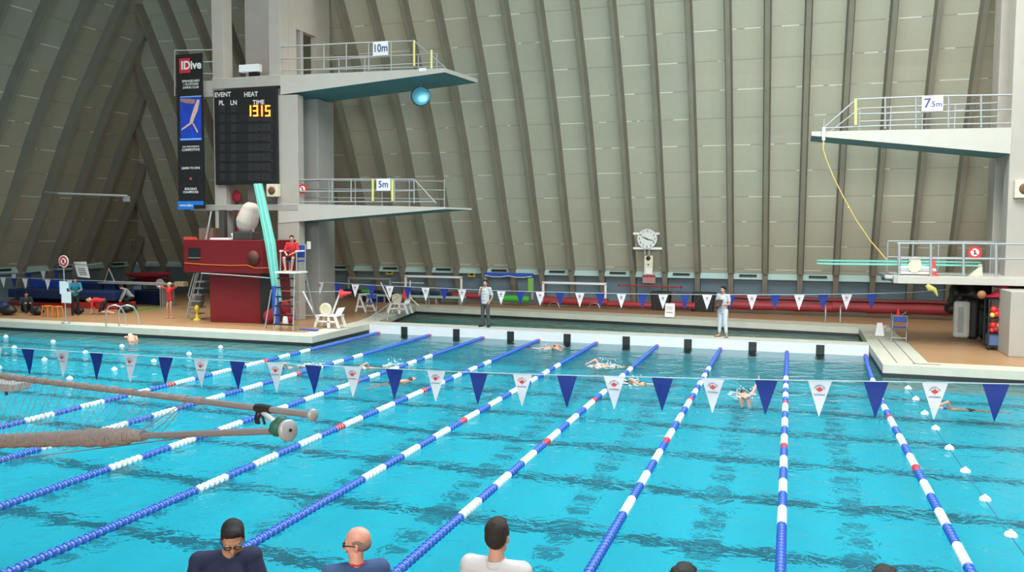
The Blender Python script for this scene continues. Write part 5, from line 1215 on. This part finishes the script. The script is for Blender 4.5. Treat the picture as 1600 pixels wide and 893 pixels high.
# long pale bench with stored gear
bn_ = thing('bench', px(640, 466, YW-.6), 'long pale green bench with stored gear along the back wall at left', 'bench')
mb = MB(); a = px(565, 459.5, YW-.6); b = px(726, 464, YW-.6); mb.box((a.x, YW-.9, a.z-.05), (b.x, YW-.3, a.z+.05)); mb.build('top', mat('pale_green_paint', (.35, .52, .42), .5), bn_, bevel=.01)
for t in (.02, .25, .5, .75, .98):
    X = a.x+(b.x-a.x)*t; mb = MB(); mb.box((X-.04, YW-.85, ZD), (X+.04, YW-.35, a.z-.05)); mb.build('leg', M_alu, bn_)
for i, (x_, y_, mt_, s_) in enumerate([(573, 452, M_greenp, .3), (585, 455, M_blue, .2), (592, 450, M_black, .3), (650, 456, M_blued, .35), (665, 457, M_black, .3), (680, 457, M_blued, .35), (700, 457, M_black, .3), (548, 450, M_blued, .35), (560, 447, M_black, .3)]):
    q = px(x_, y_, YW-.4); mb = MB(); s2 = s_*.8
    mb.cap(V((q.x-s_*.6, YW-.5, a.z+.06+s2*.35)), V((q.x+s_*.6, YW-.5, a.z+.06+s2*.35)), s2*.38, s2*.34, 10); tag(mb.build('gear_bag', mt_), ['green', 'small blue', 'black', 'navy', 'black', 'navy', 'black', 'navy', 'black'][i]+' gear bag on the long bench, '+['left of a blue pennant', 'beside the green one', 'behind the far white stand', 'behind the white goal', 'right of the first navy bag', 'middle of the goal', 'nearest the bench end', 'at the dark left end', 'second from the dark left end'][i], 'bag', 'bags on the long bench')
for i, (x_, mt_) in enumerate([(575, M_black), (595, M_blued), (612, M_black)]):
    q = px(x_, 472, YW-.6); mb = MB(); mb.box((q.x-.3, YW-.8, ZD), (q.x+.25, YW-.35, ZD+.4)); mb.box((q.x-.32, YW-.82, ZD+.4), (q.x+.27, YW-.33, ZD+.45)); tag(mb.build('crate', mt_, bevel=.02), ['black', 'navy', 'second black'][i]+' crate under the long bench left of the diving well', 'crate')
for x_, y_, lab in ((609, 425, 'yellow warning sign on the plinth left of the first white goal'), (737, 428.5, 'yellow warning sign on the plinth right of the first white goal')):
    mb = MB(); c, w, h = rect(mb, x_-6, y_-4, x_+6, y_+4, 40.0, .02); r_ = thing('warning_sign', c, lab, 'sign')
    mb.build('plate', mat('sign_yellow', (.50, .36, .03), .5), r_)
    mb = MB(); mb.add([V((c.x+a_, 39.99, c.z+b_)) for a_, b_ in ((-.12, .02), (0, .07), (.12, .03), (.05, -.06), (-.06, -.05))], [(0, 1, 2, 3, 4)]); mb.build('symbol', M_black, r_)
# wall clock and its panel
cY = 38.75; c = px(1011, 373, cY)
ck = thing('wall_clock', c, 'large round white wall clock on the back wall between two ribs', 'clock')
mb = MB(); Mc = Matrix.Translation(c) @ Matrix.Rotation(R(90), 4, 'X')
rc = abs(px(1011, 357.5, cY).z-px(1011, 389, cY).z)/2
mb.lathe([(rc, -.08), (rc, 0), (rc*.95, .02), (rc*.93, .0), (.01, .0)], 36, 0, Mc, smooth=False); mb.build('dial', mat('dial_white', (.72, .73, .70), .5, var=0), ck)
mb = MB(); Mf = face_mat(c+V((0, -.012, 0)))
for i in range(12):
    a = 2*PI*i/12; Q = Mf @ Matrix.Translation((math.sin(a)*rc*.76, math.cos(a)*rc*.76, 0)); text(mb, str(i or 12), rc*.26, Q, 0, bold=.03)
mb.build('numerals', M_text, ck)
for nm, a, L_, wd_ in (('hour_hand', 295, .5, .028), ('minute_hand', 105, .72, .020)):
    mb = MB(); d = V((math.sin(R(a)), 0, math.cos(R(a)))); s_ = V((d.z, 0, -d.x))*wd_; o_ = c+V((0, -.03, 0)); mb.extrude([o_-s_-d*rc*.1, o_+s_-d*rc*.1, o_+d*rc*L_+s_*.5, o_+d*rc*L_-s_*.5], (0, .008, 0)); mb.build(nm, M_text, ck)
for y_ in (364.5, 387.5):
    mb = MB(); a_ = px(989, y_, cY); b_ = px(1034, y_, cY); mb.box((a_.x, cY+.04, a_.z-.05), (b_.x, cY+.09, a_.z+.05)); mb.build('mount_bar', M_signw, ck)
mb = MB(); a_ = px(1003, 400, 39.1); b_ = px(1020, 400, 39.1); mb.box((a_.x+.12, 39.0, px(1005, 398, 39.1).z), (a_.x+.18, 39.1, px(1005, 386, 39.1).z)); mb.box((b_.x-.18, 39.0, px(1005, 398, 39.1).z), (b_.x-.12, 39.1, px(1005, 386, 39.1).z)); mb.build('post', M_alu, ck)
mb = MB(); c2_, w, h = rect(mb, 1006.5, 399, 1020, 429, 39.1, .10)
r_ = thing('control_panel', c2_, 'tall narrow cream panel with a black dial under the wall clock', 'panel'); mb.build('case', M_cream, r_, bevel=.01)
q = px(1013, 403, 39.08); mb = MB(); mb.lathe([(.10, 0), (.10, .02), (.02, .03)], 20, 0, Matrix.Translation(q) @ Matrix.Rotation(R(90), 4, 'X')); mb.build('dial', M_text, r_); mb = MB(); mb.lathe([(.035, 0), (.035, .02)], 10, 0, Matrix.Translation(px(1013, 413, 39.08)) @ Matrix.Rotation(R(90), 4, 'X')); mb.build('knob', M_text, r_)
mb = MB(); rect(mb, 1009, 419, 1018, 428, 39.07, .02); mb.build('white_card', M_signw, r_)
mb = MB(); c3, w, h = rect(mb, 1004, 431, 1024, 442, 39.1, .06); rect(mb, 1004, 429.5, 1024, 432.5, 39.08, .03, 1); tag(mb.build('notice_board', [mat('pink_notice', (.42, .20, .20), .6), M_redm]), 'small red and pink notice below the cream panel', 'notice')

# yellow rope from the platform bracket down to the springboards
pts = [(1286, 232), (1290, 246), (1302, 276), (1318, 308), (1338, 344), (1360, 376), (1385, 405)]
mb = MB(); mb.tube([px(x, y, YR-.12) for x, y in pts], .022, 6); mb.rod(px(1287, 220, YR-.12), px(1286, 234, YR-.12), .03, 6); mb.ball(px(1326, 324, YR-.12), .04, 8)
tag(mb.build('yellow_rope', mat('rope_yellow', (.62, .45, .14), .7)), 'long yellow rope slung from the seven and a half metre platform to the springboards', 'rope')
mb = MB(); mb.tube([px(x, y, Y3-.03) for x, y in ((1448, 445), (1453, 450), (1460, 452), (1465, 462))], [.06, .10, .07, .02], 8); tag(mb.build('yellow_strap', mat('strap_yellow', (.50, .48, .12), .7)), 'yellow strap hanging under the three metre slab', 'strap')
q = px(1458, 431, Y3+.3); mb = MB(); zz = z3t
mb.lathe([(.16, 0), (.16, .03), (.11, .03), (.035, .52), (.02, .53)], 18, 0, Matrix.Translation((q.x, Y3+.3, zz))); mb2 = MB(); 
r_ = thing('traffic_cone', (q.x, Y3+.3, zz), 'red and white cone standing behind the three metre railing', 'cone'); mb.build('body', MATS['hot_red'], r_)
mb2.lathe([(.092, .16), (.062, .33)], 18, 0, Matrix.Translation((q.x, Y3+.3, zz))); mb2.build('white_band', M_signw, r_)

# ------------------------------------------------------------------ under the right tower
YC = 29.3
def W2(x, y, Y=YC): return px(x, y, Y)
ct = thing('ball_cart', (W2(1560, 545).x, YC, ZD), 'black wire shelf cart of coloured balls against the right tower', 'cart')
a = W2(1543, 545); b = W2(1577, 545); ztp = W2(1560, 468).z
mb = MB()
for X in (a.x, b.x):
    for y_ in (YC, YC+.6): mb.box((X-.02, y_-.02, ZD+.08), (X+.02, y_+.02, ztp))
for z_ in (ZD+.12, W2(1560, 522).z, W2(1560, 498).z, ztp): mb.box((a.x, YC, z_-.012), (b.x, YC+.6, z_+.012))
for z_ in [ZD+.2+.1*i for i in range(14)]:
    if z_ < ztp: mb.rod((a.x, YC+.6, z_), (b.x, YC+.6, z_), .006, 5); mb.rod((a.x, YC, z_), (a.x, YC+.6, z_), .006, 5)
mb.build('wire_frame', M_black, ct)
for X in (a.x+.03, b.x-.03):
    mb = MB(); mb.lathe([(.05, -.015), (.05, .015)], 12, 0, Matrix.Translation((X, YC+.05, ZD+.05)) @ Matrix.Rotation(R(90), 4, 'Y')); mb.build('castor', M_black, ct)
mb = MB(); mb.box((a.x+.03, YC+.03, ZD+.14), (b.x-.03, YC+.55, ZD+.50)); tag(mb.build('crate', mat('blue_grey_crate', (.08, .13, .28), .6), bevel=.02), 'blue-grey crate on the lowest shelf of the ball cart', 'crate')
cols = [('red', M_redp), ('orange', M_orange), ('yellow', mat('ball_yellow', (.75, .60, .12), .5)), ('maroon', mat('ball_maroon', (.25, .02, .04), .5)), ('orange', M_orange), ('red', M_redp), ('pink', mat('ball_pink', (.65, .30, .25), .5))]
n = 0
for sh_, (zs0, lb2) in enumerate(((W2(1560, 522).z+.015, 'middle'), (W2(1560, 498).z+.015, 'upper'))):
    for i in range(7):
        nm, mt_ = cols[(i*3+sh_*2) % 7]; rb = .085+.015*((i*5) % 3)
        X = a.x+.12+(b.x-a.x-.24)*((i % 4)/3 if i < 4 else (i-4)/2*.8+.1); z_ = zs0+rb+(.0 if i < 4 else .14)
        mb = MB(); mb.ball((X, YC+.14+.02*(i % 3), z_), rb, 14)
        tag(mb.build('play_ball', mt_), '%s ball on the %s shelf of the cart, %s' % (nm, lb2, ['leftmost below', 'second from the left below', 'third from the left below', 'rightmost below', 'leftmost of the upper layer', 'middle of the upper layer', 'rightmost of the upper layer'][i]), 'ball', 'balls on the cart')
blob('red_cloth', [(W2(1568, 460)+V((0, .3, 0)), (.28, .2, .12)), (W2(1560, 464)+V((0, .3, 0)), (.35, .22, .07)), (W2(1572, 452)+V((0, .3, 0)), (.15, .15, .14))], mat('crimson_cloth', (.40, .012, .04), .8), 'crimson cloth heaped on top of the ball cart', 'cloth')
mb = MB(); mb.ball(W2(1534, 460), .13, 12); tag(mb.build('play_ball', mat('ball_brown', (.30, .14, .06), .6)), 'brown ball in the gloom left of the ball cart', 'ball')
# stacked mats on edge
Ym = 31.6
def slab_mat(x0, y0, x1, y1, Y, mt_, lab, th=.25, rnd=.12):
    a = px(x0, y0, Y); b = px(x1, y1, Y); zb2 = max(ZD+.01, b.z)
    mb = MB(); mb.box((a.x, Y, zb2), (b.x, Y+th, a.z)); return tag(mb.build('foam_mat', mt_, bevel=rnd), lab, 'mat', 'mats on edge under the right tower')
o = slab_mat(1491, 470, 1515, 528, 31.2, mat('pale_grey_foam', (.45, .47, .44), .7), 'pale grey foam mat on edge, front one under the right tower', .18)
mb = MB(); rect(mb, 1497, 480, 1505, 519, 31.17, .02); o2 = mb.build('inner_panel', mat('grey_panel', (.28, .32, .31), .6), o, bevel=.03)
slab_mat(1513, 468, 1530, 531, 31.5, M_black, 'black foam mat on edge behind the pale grey one', .25)
slab_mat(1522, 474, 1538, 526, 31.9, mat('dark_teal_mat', (.04, .08, .08), .7), 'dark teal mat on edge, furthest back under the right tower', .3)
rt = random.Random(5)
blob('black_tarp', [(px(rt.uniform(1488, 1542), 446+i*1.1+rt.uniform(-3, 3), 32.1+rt.uniform(-.2, .2)), (rt.uniform(.18, .34), .25, rt.uniform(.12, .34))) for i in range(34)]+[(px(x_, y_, 32.3), (.35, .3, .4)) for x_, y_ in ((1500, 462), (1515, 470), (1530, 480), (1540, 495), (1540, 512), (1528, 460), (1542, 470))], M_black, 'black tarpaulin heap filling the space under the three metre slab', 'tarpaulin', .05)

# ------------------------------------------------------------------ far left deck
q = at(103, 504, z=ZD)
ps = thing('sign_post', q, 'round red and white prohibition sign on a thin post at the far left deck', 'sign')
Yp = q.y
mb = MB(); mb.rod(q, px(99.5, 418, Yp), .022); mb.lathe([(.16, 0), (.15, .03), (.03, .05)], 16, 0, Matrix.Translation(q)); mb.build('post', M_alu, ps)
cs = px(99.5, 408, Yp); Mc = Matrix.Translation(cs) @ Matrix.Rotation(R(90), 4, 'X')
mb = MB(); mb.lathe([(.23, -.01), (.23, .01)], 28, 1, Mc, smooth=False); mb.lathe([(.20, .01), (.20, .016)], 28, 0, Mc, smooth=False); mb.lathe([(.12, .016), (.12, .02)], 24, 1, Mc, smooth=False)
Mf = face_mat(cs+V((0, -.024, 0))); mb.add([Mf @ V(v) for v in ((-.05, .07, 0), (.05, .07, 0), (.06, -.07, 0), (-.06, -.07, 0))], [(0, 1, 2, 3)], 2); mb.add([Mf @ V(v) for v in ((-.1, .07, .002), (-.07, .1, .002), (.1, -.07, .002), (.07, -.1, .002))], [(0, 3, 2, 1)], 0)
mb.build('disc', [M_redp, M_signw, M_text], ps)
for x0, y0, x1, y1, d in ((93, 439, 104, 459, -.03), (96, 455, 111, 473, -.04), (103, 441, 107, 450, -.035)):
    mb = MB(); rect(mb, x0, y0, x1, y1, Yp+d, .008); tag(mb.build('notice_paper', M_signw), {93: 'upper white paper taped to the sign post', 96: 'lower white paper taped to the sign post', 103: 'small white slip on the sign post'}[x0], 'paper')
# blue mats in long stacks
YA = 30.4
def longbox(name, x0, y0, x1, y1, Y, th, mt_, lab, cat, bev=.04, zf=None):
    a = px(x0, y0, Y); b = px(x1, y1, Y); z0 = max(ZD+.0, b.z) if zf is None else zf
    mb = MB(); mb.box((a.x, Y, z0), (b.x, Y+th, a.z)); return tag(mb.build(name, mt_, bevel=bev), lab, cat)
longbox('gym_mat', 12, 451, 178, 470, YA, 1.3, M_blued, 'long navy mat on top of the red mats at far left', 'mat')
longbox('gym_mat', 12, 470.5, 92, 487, YA+.05, 1.3, mat('dark_red_mat', (.22, .02, .02), .6), 'red mat under the navy one, left of the orange stools', 'mat')
longbox('gym_mat', 94, 470.5, 180, 486, YA+.05, 1.3, mat('bright_red_mat', (.42, .03, .02), .6), 'red mat under the navy one, behind the crouching person', 'mat')
longbox('storage_cabinet', 44, 436, 118, 452, YA+1.4, .8, M_blue, 'royal blue padded unit behind the short pennant strings', 'padded unit', zf=ZD)
longbox('storage_cabinet', 120, 440, 178, 451, YA+1.6, .8, M_blued, 'dark blue padded unit behind the person in teal', 'padded unit', zf=ZD)
longbox('covered_table', 181, 452, 262, 470, 33.0, .4, M_blued, 'navy covered table between the ladder rails and the stretching child', 'table', zf=ZD)
tb_ = thing('long_table', px(220, 446, 32.0), 'long pale table top beside the triangle frame at left', 'table')
mb = MB(); a = px(153, 448, 31.9); b = px(256, 444, 31.9); mb.box((a.x, 31.9, b.z-.05), (b.x, 32.9, b.z)); mb.build('top', mat('pale_grey_laminate', (.30, .33, .34), .5), tb_)
for X in (a.x+.2, b.x-.2):
    mb = MB(); mb.box((X-.03, 32.0, ZD), (X+.03, 32.8, b.z-.05)); mb.build('leg', M_alu, tb_)
mb = MB(); aa, bb2, cc2 = px(161, 447, 32.3), px(170, 419, 32.3), px(182, 447, 32.3); rail_run(mb, [aa, bb2, cc2, aa], .03); tag(mb.build('triangle_frame', M_alu), 'thin grey triangle frame standing on the long pale table', 'frame')
for i, (x0, x1, y_) in enumerate(((196, 268, 429), (205, 262, 437))):
    a = px(x0, y_, 33.5+i*.3); b = px(x1, y_-1.5, 33.5+i*.3); mb = MB()
    mb.tube([a, a.lerp(b, .15)+V((0, 0, -.02)), a.lerp(b, .5)+V((0, 0, -.04)), a.lerp(b, .85)+V((0, 0, -.02)), b], [.03, .13, .17, .13, .03], 10); tag(mb.build('kayak', mat('dark_crimson_shell', (.16, .01, .02), .4)), ['upper', 'lower'][i]+' dark red kayak stored behind the stretching child', 'kayak')
kr = MB(); a = px(215, 429, 33.6); b = px(255, 429, 33.6)
for X in (a.x, b.x): kr.rod((X, 33.9, ZD), (X, 33.9, a.z+.2), .04); kr.rod((X, 33.2, px(220, 440, 33.6).z-.15), (X, 33.9, px(220, 440, 33.6).z-.15), .03); kr.rod((X, 33.2, a.z-.2), (X, 33.9, a.z-.2), .03)
kr.rod((a.x, 33.9, 1.0), (b.x, 33.9, 1.0), .03)
tag(kr.build('storage_rack', M_black), 'dark rack holding the red kayaks', 'rack')
q = at(224, 485, z=ZD); mb = MB(); a = at(207, 487, z=ZD); b = at(245, 481, z=ZD); mb.prism([(a.x, a.y), (b.x, b.y), (b.x-.2, b.y+.9), (a.x-.3, a.y+.9)], ZD, ZD+.05); tag(mb.build('green_mat', M_greenp), 'flat green mat on the deck left of the stretching child', 'mat')
mb = MB(); c = px(250, 443, 31.0); mb.lathe([(.22, -.02), (.22, .02)], 24, 0, Matrix.Translation(c) @ Matrix.Rotation(R(90), 4, 'X'), smooth=False); mb.rod(V((c.x, 31.0, ZD)), c, .02); tag(mb.build('disc_target', M_alu), 'pale grey disc on a thin post left of the stretching child', 'disc')
mb = MB(); 
for x0, y0, x1, y1 in ((272, 440, 287, 447),): rect(mb, x0, y0, x1, y1, 31.5, .3)
tag(mb.build('basket', mat('straw', (.40, .33, .16), .8)), 'straw coloured box right of the stretching child', 'box')
# white leaning notice board
r_ = thing('notice_board', px(128, 434, 31.0), 'white A-frame notice board standing on the blue units at far left', 'sign')
mb = MB(); mb.extrude([px(115, 409, 31.1), px(134, 408.5, 31.1), px(140, 434, 30.9), px(122, 432, 30.9)], (0, .03, 0)); mb.build('front_board', M_signw, r_)
mb = MB(); mb.extrude([px(115, 410, 31.2), px(122, 432, 31.3), px(112, 430, 31.6)], (0, .03, 0)); mb.build('back_board', M_alu, r_)
mb = MB(); text(mb, 'Welcome', .20, face_mat(px(126, 413.5, 31.06)), 0, bold=.03)
for i in range(4): rect(mb, 121+i, 419+i*3, 133+i, 420+i*3, 30.96-.02*i, .004)
mb.build('print', mat('grey_print', (.12, .12, .12), .6, var=0), r_)
# orange stools
for i, (x_, y_) in enumerate(((74, 494), (90, 495))):
    q = at(x_, y_, z=ZD); r_ = thing('stool', q, ['left', 'right'][i]+' orange plastic stool in front of the red mats', 'stool', 'orange stools')
    mb = MB(); mb.box((q.x-.16, q.y-.14, ZD+.40), (q.x+.16, q.y+.14, ZD+.45)); mb.build('seat', M_orange, r_, bevel=.015)
    for sx_ in (-1, 1):
        for sy_ in (-1, 1): mb = MB(); mb.rod((q.x+sx_*.17, q.y+sy_*.14, ZD+.01), (q.x+sx_*.12, q.y+sy_*.10, ZD+.41), .025); mb.build('leg', M_orange, r_)
for i, (x_, y_, s_, col) in enumerate(((58, 492, .35, M_black), (12, 492, .45, M_black), (2, 488, .5, M_blued), (122, 490, .3, M_black), (195, 488, .35, M_black), (205, 486, .3, M_black), (25, 476, .35, mat('grey_pack', (.10, .12, .14), .8)))):
    q = at(x_, y_, z=ZD); blob('kit_bag', [(q+V((0, 0, s_*.45)), (s_, s_*.6, s_*.42)), (q+V((s_*.3, 0, s_*.7)), (s_*.5, s_*.4, s_*.3))], col, ['black kit bag just left of the orange stools', 'black kit bag at the far left edge of the deck', 'navy kit bag cut by the left edge', 'black kit bag behind the sign post foot', 'black kit bag right of the pool ladder', 'rightmost black kit bag by the green mat', 'grey backpack leaning on the mats at far left'][i], 'bag', .03, 'kit bags on the left deck')
# pool ladder handrails
for x_, lab in ((166, 'left'), (186, 'right')):
    q = at(x_, 509, z=.37); mb = MB()
    mb.tube([q+V((0, -.0, .0)), q+V((0, .0, .55)), q+V((.1, .05, .74)), q+V((.28, .15, .78)), q+V((.42, .3, .70)), q+V((.48, .45, .4)), q+V((.5, .5, 0))], .028, 8)
    tag(mb.build('grab_rail', M_metal), '%s arched steel handrail of the pool ladder at the left deck' % lab, 'grab rail')
# rod fixed high on the left wall
mb = MB(); mb.tube([px(92, 302, 29.5), px(199, 306, 30.5)], .05, 8); mb.box(tuple(px(196, 313, 30.5)-V((.1, .05, .05))), tuple(px(199, 306, 30.5)+V((.1, .05, 0)))); mb.tube([px(92, 302, 29.5), px(70, 300, 30)], .05, 6)
tag(mb.build('wall_boom', M_rail), 'long grey boom sticking out from the left wall', 'boom')

# ------------------------------------------------------------------ near net roller
NP = 4.6
nr = thing('net_roller', px(0, 640, NP-.6), 'two long padded poles with rolled net and end wheels, close to the viewer at left', 'net roller')
M_pole = mat('weathered_pole', (.22, .20, .21), .55, .15, var=.15, scale=14)
M_net = mat('grey_net', (.25, .21, .20), .9, var=.35, scale=30, bump=.8)
def N1(x, y, dy=0): return px(x, y, NP+dy)
mb = MB(); A1, A2 = px(-60, 580, NP+.9), px(487, 647.5, NP-.45); mb.tube([A1, A2], .020, 14); mb.build('upper_pole', M_pole, nr)
nw = MB()
for i in range(60):
    t = i/60; c = A1.lerp(A2, t*.80+.0); r = .026*(1-.35*t)+.006*math.sin(i*1.9)
    c2 = A1.lerp(A2, (i+1.2)/60*.80); nw.tube([c+V((0, 0, .004)), c2+V((0, 0, .004))], [r, r*.95], 10)
nw.build('net_wrap', M_net, nr)
B1, B2 = px(-60, 691, NP+.7), px(448, 672, NP-.55)
mb = MB(); mb.tube([B1, B2], .020, 14); mb.build('lower_pole', M_pole, nr)
nw = MB(); L_ = (B2-B1)
for i in range(110):
    t = i/110*.66; c = B1+L_*t; fat = .052+.004*math.sin(i*.7)+(.010*math.exp(-((t-.52)/.06)**2)); fat *= (1 if t < .6 else max(.5, 1-(t-.6)*8))
    a = i*1.1; ax = L_.normalized(); e1 = ax.orthogonal().normalized(); e2 = ax.cross(e1)
    # a wound turn of net, slightly tilted
    ring = [c+ax*(.015*math.cos(k*PI/6))+(e1*math.cos(k*PI/6)+e2*math.sin(k*PI/6))*(fat-.008) for k in range(13)]
    nw.tube(ring, .0115+.003*math.sin(i*2.3), 6, caps=False)
nw.tube([B1, B1+L_*.66], .036, 12)
nw.build('rolled_net', M_net, nr)
mb = MB(); ax = (B2-B1).normalized(); M = ax.to_track_quat('Z', 'Y').to_matrix().to_4x4(); M.translation = B2
mb.lathe([(.012, .03), (.052, .028), (.060, .022), (.060, .0), (.052, -.006), (.022, -.008), (.022, -.06)], 26, 0, M); mb.build('end_wheel', M_rail, nr)
mb = MB(); mb.lathe([(.010, .031), (.009, .035)], 12, 0, M); mb.build('hub', M_black, nr)
mb = MB(); ax = (A2-A1).normalized(); M = ax.to_track_quat('Z', 'Y').to_matrix().to_4x4(); M.translation = A2
mb.lathe([(.010, .02), (.034, .018), (.036, .010), (.030, 0), (.02, -.02)], 20, 0, M); mb.build('end_cap', M_rail, nr)
mb = MB(); t0 = A1.lerp(A2, .905)
mb.tube([t0-ax*.06, t0-ax*.02, t0+ax*.02, t0+ax*.08], [.025, .030, .029, .024], 10)
for k_ in range(5): mb.tube([t0+V((random.uniform(-.03, .05), 0, .02)), t0+V((random.uniform(-.05, .03), -.02, -.06)), t0+V((random.uniform(-.05, .02), 0, -.09))], .008, 6)
mb.build('strap', M_black, nr)
mb = MB(); t1 = B2-(B2-B1).normalized()*.07
mb.tube([t0+V((0, 0, -.02)), t0.lerp(t1, .5)+V((.01, 0, 0)), t1+V((0, 0, .02))], .016, 8); mb.build('link', M_cord, nr)
gt = MB(); gt.ball(t1+V((-.01, 0, .015)), (.045, .04, .05), 12); gt.ball(t1+V((.01, 0, .05)), (.03, .03, .035), 12); gt.ball(t1+V((-.035, 0, .0)), (.03, .03, .02), 10); gt.build('tape_wrap', mat('dark_green_tape', (.015, .09, .06), .6, bump=.4), nr, remesh=.008, smooth_it=1)
# hanging mesh between the poles
mb = MB(); rn = random.Random(3)
for i in range(26):
    ta = i/26*.66; xs = A1.lerp(A2, ta+.02); xe = B1.lerp(B2, ta+.03+rn.uniform(-.02, .02))
    for sgn in (-1, 1):
        e_ = B1.lerp(B2, min(.68, max(0, ta+.03+sgn*.09)))
        mb.tube([xs, xs.lerp(e_, .35)+V((0, rn.uniform(-.02, .02), -.01)), xs.lerp(e_, .7)+V((rn.uniform(-.01, .01), 0, -.01)), e_], .0016, 4, caps=False)
k0 = A1.lerp(A2, .74)
for e_ in (B1.lerp(B2, .62), B1.lerp(B2, .67), B1.lerp(B2, .70)): mb.tube([k0, k0.lerp(e_, .6)+V((0, 0, -.01)), e_], .003, 5)
mb.build('mesh_net', M_net, nr)
mb = MB(); mb.tube([px(-60, 727, NP+.6), px(180, 697, NP+.1), px(330, 678, NP-.2), B2.lerp(B1, .08)+V((0, -.02, .01))], .004, 6); mb.build('cord', M_pole, nr)
# grey bracket holding the upper pole
mb = MB(); a = px(-60, 590, NP+.75); b = px(22, 612, NP+.72); mb.box((a.x, NP+.70, b.z), (b.x, NP+.9, a.z-.01)); mb.build('bracket', M_rail, nr, bevel=.008)
mb = MB(); mb.rod(px(10, 610, NP+.75), px(10, 617, NP+.75), .012); mb.build('bolt', M_blued, nr)
# its post on the near deck, left of the frame
mb = MB(); q = px(-60, 640, NP+.8); mb.rod((q.x, q.y, ZD), (q.x, q.y, q.z+.35), .05); mb.lathe([(.25, ZD), (.25, ZD+.03), (.06, ZD+.06)], 20, 0, Matrix.Translation((q.x, q.y, 0))); mb.build('stand_post', M_rail, nr)
